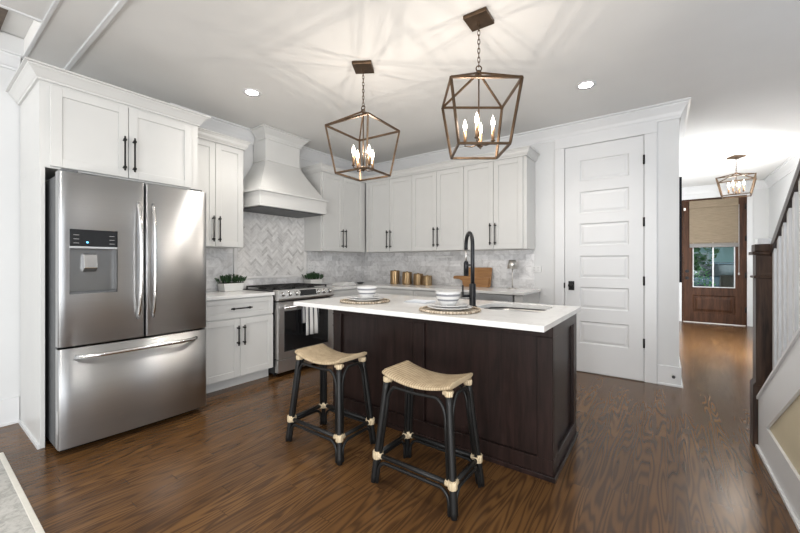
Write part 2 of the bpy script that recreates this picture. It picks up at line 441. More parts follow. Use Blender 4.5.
M['brownbox'] = pm('brown_wicker', (0.085, 0.055, 0.035), 0.8, var=0.3, scale=20)
M['paper'] = pm('white_paper', (0.70, 0.70, 0.69), 0.8, var=0.02)
M['napkin'] = pm('pale_blue_linen', (0.60, 0.63, 0.68), 0.9, var=0.06, scale=20)
M['slate'] = pm('dark_slate_dish', (0.05, 0.055, 0.065), 0.5)
M['under'] = pm('cabinet_underside', (0.52, 0.47, 0.38), 0.6, var=0.03)

# ------------------------------------------------------------------ room shell
ZC = 2.715
CH = 0.883            # worktop height
XW = 4.009            # hall corner of the pantry wall
YD = 4.99             # front door wall
XR = 5.465            # stair-side wall
struct('floor', MB().box(-0.15, 10.0, -9.0, YD+0.15, -0.06, 0), M['floor'], 'brown oak plank floor running through kitchen and hall', 'floor')
# ceiling: main part, the soffit band and the coffer
cl = MB()
cl.box(-0.15, XR+0.15, -3.60, YD+0.15, ZC, ZC+0.1)
cl.box(-0.15, XR+0.15, -3.82, -3.60, ZC-0.004, ZC+0.1)
cl.box(0.72, XR+0.15, -6.6, -3.82, ZC-0.004, ZC+0.1)
cl.box(-0.15, 0.72, -6.6, -3.82, ZC+0.155, ZC+0.25)
cl.box(-0.15, 0.72, -6.6, -5.2, ZC-0.004, ZC+0.155); cl.box(-0.15, 0.76, -3.82, -3.78, ZC+0.1, ZC+0.25); cl.box(0.72, 0.76, -6.6, -3.82, ZC+0.1, ZC+0.25)
struct('ceiling', cl, M['ceil'], 'white painted ceiling over kitchen and hall', 'ceiling')
t3 = MB().box(-0.0, XR, -3.615, -3.585, ZC-0.018, ZC)
struct('trim_1', t3, M['trim'], 'thin white batten across the kitchen ceiling above the refrigerator', 'ceiling trim', 0.004)
t4 = MB(); t4.box(0.0, 2.0, -3.838, -3.815, ZC-0.016, ZC-0.004); t4.box(0.70, 0.722, -5.2, -3.838, ZC-0.016, ZC-0.004)
struct('trim_2', t4, M['trim'], 'white edge moulding round the ceiling coffer', 'ceiling trim', 0.004)
struct('trim_3', MB().box(0.0, 0.42, -5.0, -3.945, ZC+0.135, ZC+0.154), M['cofferwood'], 'brown wood panel inside the ceiling coffer', 'ceiling panel')
# walls
struct('wall_left', MB().box(-0.15, 0, -8.0, 0.15, 0, ZC+0.15), M['wall'], 'white wall behind the refrigerator and range', 'wall')
struct('wall_back', MB().box(0, XW, 0, 0.15, 0, ZC), M['wall'], 'white wall behind the cabinet run with pantry door', 'wall')
struct('wall_hall', MB().box(XW-0.15, XW, 0.15, YD, 0, ZC), M['wall'], 'white hall wall beyond the pantry corner', 'wall')
wf = MB(); wf.box(XW, 4.20, YD, YD+0.15, 0, ZC); wf.box(5.17, XR, YD, YD+0.15, 0, ZC); wf.box(4.20, 5.17, YD, YD+0.15, 2.47, ZC)
struct('wall_front', wf, M['wall'], 'white wall round the brown front door', 'wall')
wr = MB()
wr.box(XR, XR+0.12, 2.7, YD, 0, ZC); wr.box(XR, XR+0.12, -1.15, 1.5, 0, ZC); wr.box(XR, XR+0.12, 1.5, 2.7, 0, 0.3); wr.box(XR, XR+0.12, 1.5, 2.7, 2.4, ZC); wr.box(XR, XR+0.12, -3.05, -1.95, 0, ZC)
wr.box(XR, XR+0.12, -1.95, -1.15, 0, 1.0); wr.box(XR, XR+0.12, -1.95, -1.15, 2.5, ZC)
struct('wall_stair', wr, M['wall'], 'white wall beside the staircase and hall', 'wall')
wn = MB()
for a, b in ((-1.95, -1.91), (-1.57, -1.53), (-1.19, -1.15)): wn.box(XR+0.03, XR+0.08, a, b, 1.0, 2.5)
for a, b in ((1.0, 1.04), (1.73, 1.77), (2.46, 2.5)): wn.box(XR+0.035, XR+0.075, -1.95, -1.15, a, b)
wn2 = MB()
for a in (1.5, 2.08, 2.66): wn2.box(XR+0.03, XR+0.08, a, a+0.04, 0.3, 2.4)
for a in (0.3, 1.33, 2.36): wn2.box(XR+0.035, XR+0.075, 1.5, 2.7, a, a+0.04)
struct('window_2', wn2, M['trim'], 'white hall window frame beyond the half wall', 'window')
struct('window_1', wn, M['trim'], 'white stair window frame', 'window')

lc = area('coffer_cove_light', (0.45, -4.85, ZC+0.05), (0.40, -3.8, ZC+0.14), 0.5, 0.08, 5, (1.0, 0.98, 0.95))
def crown(name, path, label, h=0.15, p=0.085, z=ZC, closed=False, mat='trim', steps=None):
    """moulding swept along a 2-D path (list of x,y, wall on the left-hand side of travel); room on the right"""
    prof = [(0, -h), (0.012, -h), (0.014, -h*0.86), (0.02, -h*0.80), (0.03, -h*0.62), (p*0.62, -h*0.36), (p*0.78, -h*0.22), (p*0.80, -h*0.14), (p, -h*0.10), (p, 0), (0, 0)]
    mb = MB(); n = len(path); rings = []
    for i, q in enumerate(path):
        q = Vector(q)
        d0 = (q-Vector(path[i-1])).normalized() if i > 0 else None
        d1 = (Vector(path[i+1])-q).normalized() if i < n-1 else None
        if d0 is None: d0 = d1
        if d1 is None: d1 = d0
        n0 = Vector((d0.y, -d0.x)); n1 = Vector((d1.y, -d1.x))
        m = (n0+n1)/(1+n0.dot(n1))
        rings.append([(q.x+m.x*a, q.y+m.y*a, z+b) for a, b in prof])
    k = len(prof); vs = [v for r in rings for v in r]; fs = []
    for i in range(n-1):
        for j in range(k):
            fs.append((i*k+j, i*k+(j+1) % k, (i+1)*k+(j+1) % k, (i+1)*k+j))
    fs.append(tuple(range(k))); fs.append(tuple((n-1)*k+j for j in range(k)))
    mb.add(vs, fs)
    return mb
# crown along the left wall + back wall + round the pantry corner
struct('trim_4', crown('', [(0, -2.86), (0, 0), (XW, 0), (XW, YD)], ''), M['trim'], 'white crown moulding above the kitchen cabinets and pantry door', 'crown moulding')
struct('trim_5', crown('', [(XW, YD), (XR, YD), (XR, -1.0)], ''), M['trim'], 'white crown moulding over the front door wall', 'crown moulding')
struct('trim_6', crown('', [(0, -6.0), (0, -3.845)], '', 0.11, 0.07), M['trim'], 'white crown moulding on the wall past the refrigerator', 'crown moulding')
# baseboards
def base_mb(segs, h=0.19):
    mb = MB()
    for (x0, x1, y0, y1, sx, sy) in segs:
        mb.box(x0, x1, y0, y1, 0, h)
        mb.box(x0+min(0, sx), x1+max(0, sx), y0+min(0, sy), y1+max(0, sy), 0, 0.02)
    return mb
struct('baseboard_left', base_mb([(0, 0.016, -6.0, -3.845, 0.014, 0)]), M['trim'], 'white baseboard on the wall past the refrigerator', 'baseboard', 0.003)
struct('baseboard_back', base_mb([(3.838, XW+0.016, -0.016, 0, 0.012, -0.012), (XW, XW+0.016, 0, YD, 0.012, 0)]), M['trim'], 'white baseboard round the pantry corner into the hall', 'baseboard', 0.003)
struct('baseboard_front', base_mb([(XW+0.03, 4.17, YD-0.016, YD, 0, -0.012), (5.21, XR, YD-0.016, YD, 0, -0.012), (XR-0.016, XR, 0.2, YD-0.03, -0.012, 0)]), M['trim'], 'white baseboard along the front door wall', 'baseboard', 0.003)
# pantry door casing
tc = MB()
tc.box(2.895, 2.996, -0.022, 0, 0, 2.462); tc.box(3.734, 3.836, -0.022, 0, 0, 2.462)
tc.box(2.895, 3.836, -0.026, 0, 2.462, 2.567)
struct('trim_7', tc, M['trim'], 'white casing round the tall pantry door', 'door casing', 0.003)

def panel_door_front(u0, u1, z0, z1, panels, T, depth, t=0.035, bevel=0.016, raise_=0.006):
    """a slab with sunk raised panels.  T(u, o, z) -> world; o is outward"""
    mb = MB()
    us = sorted({u0, u1, *[p[0] for p in panels], *[p[1] for p in panels]})
    zs = sorted({z0, z1, *[p[2] for p in panels], *[p[3] for p in panels]})
    for i in range(len(us)-1):
        for j in range(len(zs)-1):
            a, b, c, d = us[i], us[i+1], zs[j], zs[j+1]
            if any(a >= p[0]-1e-6 and b <= p[1]+1e-6 and c >= p[2]-1e-6 and d <= p[3]+1e-6 for p in panels): continue
            mb.add([T(a, 0, c), T(b, 0, c), T(b, 0, d), T(a, 0, d)], [(0,1,2,3)])
    for (a, b, c, d) in panels:
        def ring(e, o): return [T(a+e, o, c+e), T(b-e, o, c+e), T(b-e, o, d-e), T(a+e, o, d-e)]
        R = [ring(0, 0), ring(bevel*0.6, -depth), ring(bevel*1.2, -depth), ring(bevel*2.4, -depth+raise_)]
        for q in range(3):
            mb.add(R[q]+R[q+1], [(k, (k+1) % 4, 4+(k+1) % 4, 4+k) for k in range(4)])
        mb.add(R[3], [(0,1,2,3)])
    A = [T(u0, 0, z0), T(u1, 0, z0), T(u1, 0, z1), T(u0, 0, z1)]; B = [T(u0, -t, z0), T(u1, -t, z0), T(u1, -t, z1), T(u0, -t, z1)]
    mb.add(A+B, [(4,5,6,7), (0,1,5,4), (1,2,6,5), (2,3,7,6), (3,0,4,7)])
    return mb
# pantry door: door_1
pd = thing('door_1', 'tall white six-panel pantry door with black hardware', 'door', (3.365, 0, 0), kind='structure')
TB = lambda u, o, z: (u, -0.020-o, z)
tops = [0.335, 0.650, 0.965, 1.280, 1.595, 1.910]   # lower edges measured upward
pz = [(0.315, 0.555), (0.690, 0.925), (1.020, 1.262), (1.372, 1.612), (1.722, 1.958), (2.072, 2.300)]
obj('slab', panel_door_front(3.004, 3.726, 0.012, 2.45, [(3.150, 3.604, a, b) for a, b in pz], TB, 0.012), M['door'], pd, recalc=False)
kn = MB(); kn.box(3.038, 3.098, -0.028, -0.020, 0.885, 0.985); obj('latch_plate', kn, M['black'], pd, 0.004)
kk = MB(); kk.disc((3.068, -0.02, 0.937), 0.012, 'y', -0.025)
vs_ = []; pr_ = [(0.001, 0), (0.017, -0.002), (0.027, -0.012), (0.027, -0.024), (0.018, -0.033), (0.001, -0.035)]
for r, oy in pr_:
    for q in range(18): vs_.append((3.068+r*math.cos(2*PI*q/18), -0.042+oy, 0.937+r*math.sin(2*PI*q/18)))
kk.add(vs_, [(i*18+q, i*18+(q+1) % 18, (i+1)*18+(q+1) % 18, (i+1)*18+q) for i in range(len(pr_)-1) for q in range(18)], True)
obj('door_knob', kk, M['black'], pd)
obj('strike', MB().box(2.990, 3.003, -0.026, -0.008, 0.905, 0.965), M['black'], pd)
for hz in (2.213, 1.593, 1.004, 0.384):
    h = MB(); h.disc((3.731, -0.026, hz-0.045), 0.009, 'z', 0.09, 10); h.box(3.722, 3.740, -0.020, -0.010, hz-0.045, hz+0.045)
    obj('hinge', h, M['black'], pd)
ds = thing('door_stop', 'small black door stop on the baseboard at the hall corner', 'door stop', (3.965, -0.016, 0.085))
obj('stem', MB().disc((3.965, -0.012, 0.105), 0.006, 'y', -0.05, 10), M['chrome'], ds); obj('tip', MB().disc((3.965, -0.058, 0.105), 0.014, 'y', -0.022, 14), M['blackpl'], ds, 0.003)

# front door: door_2
fd = thing('door_2', 'brown stained front door with a half glass and woven shade', 'door', (4.686, YD, 0), kind='structure')
TF = lambda u, o, z: (u, YD-0.02-o, z)
fx0, fx1 = 4.228, 5.144
dm = MB()
gl = (4.375, 5.005, 0.705, 2.28)
for (a, b, c, d) in ((fx0, gl[0], 0.012, 2.44), (gl[1], fx1, 0.012, 2.44), (gl[0], gl[1], gl[3], 2.44), (gl[0], gl[1], 0.55, gl[2]), (gl[0], gl[1], 0.012, 0.20)):
    dm.box(a, b, YD-0.02, YD+0.025, c, d)
dm.add(panel_door_front(gl[0], gl[1], 0.20, 0.55, [(gl[0]+0.0, gl[1]-0.0, 0.20, 0.55)], lambda u, o, z: (u, YD-0.02-o, z), 0.018, 0.04, 0.03, 0.012).v,
       panel_door_front(gl[0], gl[1], 0.20, 0.55, [(gl[0]+0.0, gl[1]-0.0, 0.20, 0.55)], lambda u, o, z: (u, YD-0.02-o, z), 0.018, 0.04, 0.03, 0.012).f)
obj('slab', dm, M['frontdoor'], fd)
jm = MB(); jm.box(4.20, 4.226, YD-0.005, YD+0.14, 0, 2.47); jm.box(5.146, 5.17, YD-0.005, YD+0.14, 0, 2.47); jm.box(4.226, 5.146, YD-0.005, YD+0.14, 2.445, 2.47)
obj('jamb', jm, M['frontdoor'], fd)
obj('sill_plate', MB().box(4.226, 5.146, YD-0.04, YD+0.12, 0.0, 0.011), M['chrome'], fd)
wb = MB(); wb.box(gl[0]+0.3, gl[0]+0.322, YD-0.012, YD+0.018, gl[2], gl[3])
for (a, b, c, d) in ((gl[0], gl[0]+0.014, gl[2], gl[3]), (gl[1]-0.014, gl[1], gl[2], gl[3]), (gl[0]+0.014, gl[1]-0.014, gl[2], gl[2]+0.014), (gl[0]+0.014, gl[1]-0.014, gl[3]-0.014, gl[3])): wb.box(a, b, YD-0.014, YD+0.02, c, d)
gb = obj('glazing_bar', wb, M['trim'], fd); gb['label'] = 'pale glazing bars of the door glass'
obj('pane', MB().box(gl[0]+0.002, gl[1]-0.002, YD+0.001, YD+0.005, gl[2]+0.002, gl[3]-0.002), M['glass'], fd)
for z_ in (0.885, 1.025):
    e = MB(); e.disc((4.288, YD-0.02, z_), 0.033, 'y', -0.012); e.disc((4.288, YD-0.032, z_), 0.022 if z_ < 1 else 0.012, 'y', -0.035)
    obj('door_knob' if z_ < 1 else 'deadbolt', e, M['black'], fd, 0.003)
for hz in (2.25, 1.65, 0.95, 0.30):
    obj('hinge', MB().disc((5.150, YD-0.027, hz-0.05), 0.011, 'z', 0.10, 10), M['black'], fd)
obj('door_catch', MB().box(4.232, 4.262, YD-0.045, YD-0.02, 2.25, 2.30), M['chrome'], fd)
tf = MB(); tf.box(4.13, 4.20, YD-0.02, YD, 0, 2.56); tf.box(5.17, 5.25, YD-0.02, YD, 0, 2.56); tf.box(4.20, 5.17, YD-0.02, YD, 2.47, 2.56)
struct('trim_8', tf, M['trim'], 'white casing round the brown front door', 'door casing', 0.003)
rs = thing('roman_shade', 'tan woven roman shade half lowered over the front door glass', 'window shade', (4.68, YD-0.03, 2.4))
obj('headrail', MB().box(4.318, 5.048, YD-0.075, YD-0.022, 2.28, 2.425), M['shade'], rs, 0.006)
sh = MB(); sh.box(4.322, 5.044, YD-0.056, YD-0.050, 1.60, 2.28)
for z_ in (1.60, 1.585, 1.57): sh.box(4.322, 5.044, YD-0.066+0.2*(1.6-z_), YD-0.048, z_-0.012, z_)
obj('shade_panel', sh, M['shade'], rs)
hb = obj('hem_fold', MB().box(4.324, 5.042, YD-0.062, YD-0.046, 1.495, 1.572), pm('grey_hem_cloth', (0.21, 0.20, 0.19), 0.85), rs, 0.006); hb['label'] = 'grey lower fold of the shade'
cp = MB(); cp.tube([(5.052, YD-0.06, 2.3), (5.052, YD-0.06, 1.0)], 0.0035, 6); cp.lathe([(0.004, 0), (0.012, 0.01), (0.012, 0.04), (0.004, 0.05)], (5.052, YD-0.06, 0.96), 10)
obj('pull_cord', cp, M['plate'], rs)

# ------------------------------------------------------------------ backsplash
bs = MB()
bs.box(0, 0.010, -2.87, -2.20, CH, 1.345); bs.box(0, 0.010, -2.20, -1.16, CH, 1.0); bs.box(0, 0.010, -1.16, -0.012, CH, 1.345)
bs.box(0.010, 2.665, -0.010, 0, CH, 1.345)
struct('backsplash', bs, M['tile'], 'pale marble subway tile backsplash along both counter walls', 'backsplash')
def herringbone(y0, y1, z0, z1, w=0.026, n=4, x=0.009):
    bm = bmesh.new(); g = 0.0010; c0 = ((y0+y1)/2, (z0+z1)/2); ca = math.cos(PI/4)
    R = 34
    for k in range(-R*2, R*2):
        for j in range(-6, 7):
            for (a0, a1, b0, b1) in ((k+2*n*j, k+2*n*j+n, k, k+1), (k+2*n*j+n, k+2*n*j+n+1, k+1-n, k+1)):
                pts = []
                for a, b in ((a0*w+g, b0*w+g), (a1*w-g, b0*w+g), (a1*w-g, b1*w-g), (a0*w+g, b1*w-g)):
                    pts.append((c0[0]+(a-b)*ca, c0[1]+(a+b)*ca))
                if max(p[0] for p in pts) < y0 or min(p[0] for p in pts) > y1 or max(p[1] for p in pts) < z0 or min(p[1] for p in pts) > z1: continue
                bm.faces.new([bm.verts.new((x, p[0], p[1])) for p in pts])
    for co, no in (((x, y0, 0), (0, -1, 0)), ((x, y1, 0), (0, 1, 0)), ((x, 0, z0), (0, 0, -1)), ((x, 0, z1), (0, 0, 1))):
        bmesh.ops.bisect_plane(bm, geom=bm.verts[:]+bm.edges[:]+bm.faces[:], dist=1e-6, plane_co=co, plane_no=no, clear_outer=True)
    mb = MB(); bm.verts.index_update()
    for f in bm.faces: mb.add([v.co[:] for v in f.verts], [tuple(range(len(f.verts)))])
    bm.free(); return mb
hpanel = struct('trim_9', MB().box(0, 0.008, -2.19, -1.17, 1.005, 1.80), M['liner'], 'marble tile panel behind the range under the hood', 'tile panel')
hh = herringbone(-2.150, -1.215, 1.030, 1.785)
ho = obj('herringbone_tile', hh, M['herring'], hpanel, recalc=False)
lm = MB()
for (a, b, c, d) in ((-2.19, -2.165, 1.005, 1.78), (-1.20, -1.175, 1.005, 1.78), (-2.19, -1.175, 1.0, 1.022)): lm.box(0.008, 0.020, a, b, c, d)
obj('pencil_liner', lm, M['liner'], hpanel, 0.004)

# ------------------------------------------------------------------ cabinets
def bar_pull(mb, T, u, z0, z1, o, horizontal=False, u1=None):
    """bar pull: T(u,o,z). vertical from z0 to z1 at u, or horizontal from u to u1 at z0"""
    r = 0.0062
    if not horizontal:
        mb.tube([T(u, o+0.032, z0), T(u, o+0.032, z1)], r, 10)
        for z in (z0+0.025, z1-0.025): mb.tube([T(u, o, z), T(u, o+0.032, z)], r*1.1, 8); mb.tube([T(u, o+0.028, z), T(u, o+0.036, z)], r*1.9, 8)
    else:
        mb.tube([T(u, o+0.032, z0), T(u1, o+0.032, z0)], r, 10)
        for q in (u+0.025, u1-0.025): mb.tube([T(q, o, z0), T(q, o+0.032, z0)], r*1.1, 8); mb.tube([T(q, o+0.028, z0), T(q, o+0.036, z0)], r*1.9, 8)
    return mb
def tbox(mb, T, u0, u1, o0, o1, z0, z1):
    a = T(u0, o0, z0); b = T(u1, o1, z1); mb.box(a[0], b[0], a[1], b[1], a[2], b[2]); return mb
def shaker(T, u0, u1, z0, z1, o, rail=0.057, t=0.02, rec=0.008):
    mb = MB()
    p = (u0+rail, u1-rail, z0+rail, z1-rail)
    for (a, b, c, d) in ((u0, p[0], z0, z1), (p[1], u1, z0, z1), (p[0], p[1], z0, p[2]), (p[0], p[1], p[3], z1)):
        tbox(mb, T, a, b, o, o+t, c, d)
    tbox(mb, T, p[0], p[1], o, o+t-rec, p[2], p[3])
    return mb
TA = lambda u, o, z: (o, u, z)          # left wall: u along y, outwards +x
TBk = lambda u, o, z: (u, -o, z)        # back wall: u along x, outwards -y
def cabinet(label, T, u0, u1, z0, z1, depth, doors, pulls, drawers=(), toe=0.0, group=None, cat='cabinet', o0=0.012, gap=0.0045, bodymat='cab', name='wall_cabinet', pull_len=0.25, pull_at='bottom'):
    mid = T((u0+u1)/2, depth/2, z0)
    c = thing(name, label, cat, mid, group)
    b = MB()
    tbox(b, T, u0+0.0005, u1-0.0005, o0, depth, z0+toe, z1)
    obj('body', b, M[bodymat], c)
    if toe:
        k = MB(); tbox(k, T, u0+0.0005, u1-0.0005, o0, depth-0.07, z0, z0+toe); ko = obj('toe_kick', k, M['cab'], c)
    for (a, bb, za, zb), side in zip(doors, pulls):
        d = obj('door', shaker(T, a+gap/2, bb-gap/2, za, zb, depth+0.001), M['cab'], c, 0.0015, 1)
        if side:
            u = a+gap/2+0.028 if side == 'lo' else bb-gap/2-0.028
            h = MB()
            if pull_at == 'bottom': bar_pull(h, T, u, za+0.045, za+0.045+pull_len, depth+0.021)
            else: bar_pull(h, T, u, zb-0.06-pull_len, zb-0.06, depth+0.021)
            obj('handle', h, M['black'], d)
    for (a, bb, za, zb) in drawers:
        d = obj('drawer', shaker(T, a+gap/2, bb-gap/2, za, zb, depth+0.001, 0.045), M['cab'], c, 0.0015, 1)
        h = MB(); m = (a+bb)/2; bar_pull(h, T, m-0.105, (za+zb)/2, 0, depth+0.021, True, m+0.105)
        obj('handle', h, M['black'], d)
    return c
ZB, ZT = 1.342, 2.362
def top_crown(path, z0, z1, p=0.06):
    return crown('', path, '', z1-z0, p, z1)
UD = 0.33
# uppers on the back wall
u_edges = [(0.407, 1.165, 0.786), (1.165, 1.922, 1.544), (1.922, 2.640, 2.301)]
labs = ['white two-door wall cabinet on the back wall nearest the corner, above the gold canisters', 'white two-door wall cabinet in the middle of the back wall, above the wire holder', 'white two-door wall cabinet at the back run end toward the pantry door']
uc = []
for (a, b, m), lb in zip(u_edges, labs):
    uend = 2.676 if b > 2.5 else b
    c = cabinet(lb, TBk, a, uend, ZB, ZT, UD, [(a, m, ZB+0.004, ZT-0.004), (m, b, ZB+0.004, ZT-0.004)], ['hi', 'lo'], group=None)
    uc.append(c)
fl = MB(); fl.box(0.352, 0.4065, -0.352, -0.012, ZB, ZT)
obj('corner_filler', fl, M['cab'], uc[0])
# uppers on the left wall: past the hood and beside the refrigerator
c = cabinet('white two-door wall cabinet between the range hood and the corner', TA, -1.208, -0.3535, ZB, ZT, UD, [(-1.185, -0.822, ZB+0.004, ZT-0.004), (-0.822, -0.43, ZB+0.004, ZT-0.004)], ['hi', 'lo'])
uc.append(c)
c2 = cabinet('white two-door wall cabinet between the refrigerator and range hood', TA, -2.868, -2.268, ZB, ZT, UD, [(-2.862, -2.562, ZB+0.004, ZT-0.004), (-2.562, -2.272, ZB+0.004, ZT-0.004)], ['hi', 'lo'])
# crowns sit on the cabinets
def crown_thing(label, path, z0, z1, p):
    mb = crown('', path, '', z1-z0, p, z1)
    return mb
cw = obj('crown', crown('', [(0.012, -1.208), (0.352, -1.208), (0.352, -0.352), (2.676, -0.352), (2.676, -0.012)][0:], '', 0.085, 0.055, 2.445), M['cab'], None)
tag(cw, 'white crown moulding topping the corner and back wall cabinets', 'crown moulding', None, 'structure'); cw.name = 'trim_10'
co = obj('crown', crown('', [(0.352, -2.868), (0.352, -2.268), (0.012, -2.268)], '', 0.085, 0.05, 2.445), M['cab'], c2)
# under-cabinet light rail shade (bare wood underside)
# refrigerator surround cabinet
FX = 0.66
fc = cabinet('white two-door cabinet built over the stainless refrigerator', TA, -3.842, -2.872, 1.80, 2.355, FX, [(-3.795, -3.372, 1.812, 2.335), (-3.372, -2.925, 1.812, 2.335)], ['hi', 'lo'], pull_len=0.25)
sp = MB(); sp.box(0.012, FX+0.02, -3.842, -3.818, 0.0, 1.80); obj('side_panel', sp, M['cab'], fc, 0.0015, 1)
sp = MB(); sp.box(0.012, FX+0.02, -2.896, -2.872, 0.0, 1.80); obj('side_panel', sp, M['cab'], fc, 0.0015, 1)
obj('crown', crown('', [(0.012, -3.842), (FX+0.001, -3.842), (FX+0.001, -2.872), (0.012, -2.872)], '', 0.085, 0.075, 2.440), M['cab'], fc)
obj('shoe_moulding', MB().box(0.03, FX+0.02, -3.854, -3.842, 0, 0.022), M['trim'], fc)
# base cabinet left of the range
bc = cabinet('white base cabinet with one drawer and two doors beside the refrigerator', TA, -2.870, -2.106, 0, CH-0.031, 0.61,
             [(-2.83, -2.470, 0.108, 0.655), (-2.470, -2.109, 0.108, 0.655)], ['hi', 'lo'], [(-2.83, -2.109, 0.668, CH-0.04)], toe=0.10, name='base_cabinet', pull_len=0.19, pull_at='top')
ct = tag(obj('countertop', MB().box(0.012, 0.648, -2.871, -2.102, CH-0.03, CH), M['quartz'], None, 0.003), 'white quartz countertop between refrigerator and range', 'countertop')
# base run right of the range and along the back wall
cabinet('white base cabinet between the range and the back corner', TA, -1.325, -0.614, 0, CH-0.031, 0.61, [(-1.32, -0.69, 0.108, 0.655)], ['lo'], [(-1.32, -0.69, 0.668, CH-0.04)], toe=0.10, name='base_cabinet', pull_len=0.19, pull_at='top')
cabinet('white base cabinet under the gold canisters on the back wall', TBk, 0.614, 1.377, 0, CH-0.031, 0.61, [(0.69, 1.034, 0.108, 0.655), (1.034, 1.377, 0.108, 0.655)], ['hi', 'lo'], [(0.69, 1.377, 0.668, CH-0.04)], toe=0.10, name='base_cabinet', pull_len=0.19, pull_at='top')
cabinet('white base cabinet between canister end and dishwasher on the back wall', TBk, 1.378, 2.030, 0, CH-0.031, 0.61, [(1.378, 1.704, 0.108, 0.655), (1.704, 2.03, 0.108, 0.655)], ['hi', 'lo'], [(1.378, 2.03, 0.668, CH-0.04)], toe=0.10, name='base_cabinet', pull_len=0.19, pull_at='top')
dwt = thing('dishwasher', 'stainless dishwasher at the end of the back counter', 'dishwasher', (2.33, -0.3, 0))
obj('tub', MB().box(2.036, 2.624, -0.59, -0.012, 0.02, CH-0.035), M['darkgrey'], dwt)
obj('front_panel', MB().box(2.036, 2.624, -0.632, -0.591, 0.10, CH-0.036), M['steel2'], dwt, 0.004)
hb = MB(); hb.tube([(2.08, -0.632, 0.78), (2.08, -0.675, 0.78), (2.58, -0.675, 0.78), (2.58, -0.632, 0.78)], 0.010, 10); obj('handle', hb, M['handle'], dwt)
obj('kick_plate', MB().box(2.04, 2.62, -0.56, -0.55, 0.0, 0.098), M['blackpl'], dwt)
tag(obj('end_panel', MB().box(2.632, 2.720, -0.612, -0.012, 0.0, CH-0.031), M['cab'], None, 0.002), 'white cabinet end panel closing the back counter beside the dishwasher', 'end panel')
cm = MB(); cm.prism([(0.012, -1.327), (0.648, -1.327), (0.648, -0.648), (2.745, -0.648), (2.745, -0.012), (0.012, -0.012)], lambda p, t: (p[0], p[1], t), CH-0.03, CH)
tag(obj('countertop', cm, M['quartz'], None, 0.003), 'white quartz countertop turning the corner under the gold canisters', 'countertop')

# ------------------------------------------------------------------ range hood
hd = thing('range_hood', 'off-white flared wooden range hood over the gas range', 'range hood', (0.28, -1.746, 1.78))
ya, yb = -2.201, -1.291
X1, zl = 0.532, 1.955
bm_ = MB()
for (a, b, c, d) in ((0.012, X1, ya, ya+0.02), (0.012, X1, yb-0.02, yb), (X1-0.02, X1, ya+0.02, yb-0.02)): bm_.box(a, b, c, d, 1.78, zl-0.02)
bm_.box(0.012, X1+0.003, ya-0.003, yb+0.003, 1.78, 1.798)
obj('apron', bm_, M['cab'], hd, 0.002)
obj('ledge', MB().box(0.012, X1+0.022, ya-0.022, yb+0.022, zl-0.022, zl), M['cab'], hd, 0.004)
obj('underside_insert', MB().box(0.03, X1-0.03, ya+0.03, yb-0.03, 1.770, 1.779), M['darkgrey'], hd)
ch0, ch1, cx1, zc = -1.948, -1.474, 0.252, 2.35
fm = MB(); N = 8; rows = []
for i in range(N+1):
    t_ = i/N; s_ = 1-(1-t_)**1.10          # gently concave flare
    rows.append((ya+0.012+(ch0-ya-0.012)*s_, yb-0.012+(ch1-yb+0.012)*s_, X1-0.012+(cx1-X1+0.012)*s_, zl+(zc-zl)*t_))
vsx = []
for (a, b, x, z) in rows: vsx += [(0.012, a, z), (x, a, z), (x, b, z), (0.012, b, z)]
fs = [(i*4+k, i*4+(k+1) % 4, (i+1)*4+(k+1) % 4, (i+1)*4+k) for i in range(N) for k in range(4)]+[(0,1,2,3), (N*4, N*4+1, N*4+2, N*4+3)]
fm.add(vsx, fs); obj('flare', fm, M['cab'], hd)
obj('chimney', MB().box(0.012, cx1, ch0, ch1, zc, ZC-0.01), M['cab'], hd, 0.002)
obj('base_bead', MB().box(0.012, cx1+0.010, ch0-0.010, ch1+0.010, zc-0.002, zc+0.012), M['cab'], hd, 0.003)
obj('crown', crown('', [(0.09, ch0), (cx1, ch0), (cx1, ch1), (0.09, ch1)][0:], '', 0.118, 0.092, ZC-0.006), M['cab'], hd)

# ------------------------------------------------------------------ range
ra, rb = -2.094, -1.333
rg = thing('gas_range', 'stainless slide-in gas range under the hood', 'range', (0.34, (ra+rb)/2, 0))
obj('body', MB().box(0.03, 0.625, ra, rb, 0.03, CH-0.01), M['blackpl'], rg, 0.003)
for yy in (ra+0.05, rb-0.05):
    for xx in (0.09, 0.57): obj('foot', MB().disc((xx, yy, 0), 0.02, 'z', 0.032, 12), M['blackpl'], rg)
obj('cooktop', MB().box(0.03, 0.63, ra, rb, CH-0.01, CH+0.008), M['blackpl'], rg, 0.004)
cpn = MB(); cpn.prism([(0.60, 0.79), (0.695, 0.79), (0.713, 0.81), (0.687, 0.902), (0.60, 0.902)], lambda p, t: (p[0], t, p[1]), ra, rb)
obj('control_panel', cpn, M['steel2'], rg, 0.003)
nrm = Vector((0.092, 0, 0.026)).normalized()
def on_panel(y, s, out=0.0):
    p = Vector((0.713, y, 0.81)).lerp(Vector((0.687, y, 0.902)), s); return p+nrm*out
for y_ in (ra+0.06, ra+0.145, ra+0.23, rb-0.23, rb-0.145, rb-0.06):
    k = MB(); k.tube([on_panel(y_, 0.55, 0), on_panel(y_, 0.55, 0.008)], 0.031, 20); k.tube([on_panel(y_, 0.55, 0.008), on_panel(y_, 0.55, 0.034)], [0.024, 0.021], 20)
    obj('knob', k, M['handle'], rg)
dp = MB(); a = (ra+rb)/2
q = [on_panel(a-0.115, 0.2, 0.002), on_panel(a+0.115, 0.2, 0.002), on_panel(a+0.115, 0.88, 0.002), on_panel(a-0.115, 0.88, 0.002)]
q2 = [p-nrm*0.004 for p in q]; dp.frustum(q2, q); obj('display', dp, M['display'], rg)
od = MB(); zo0, zo1 = 0.185, 0.775
wy0, wy1, wz0, wz1 = ra+0.075, rb-0.075, 0.255, 0.68
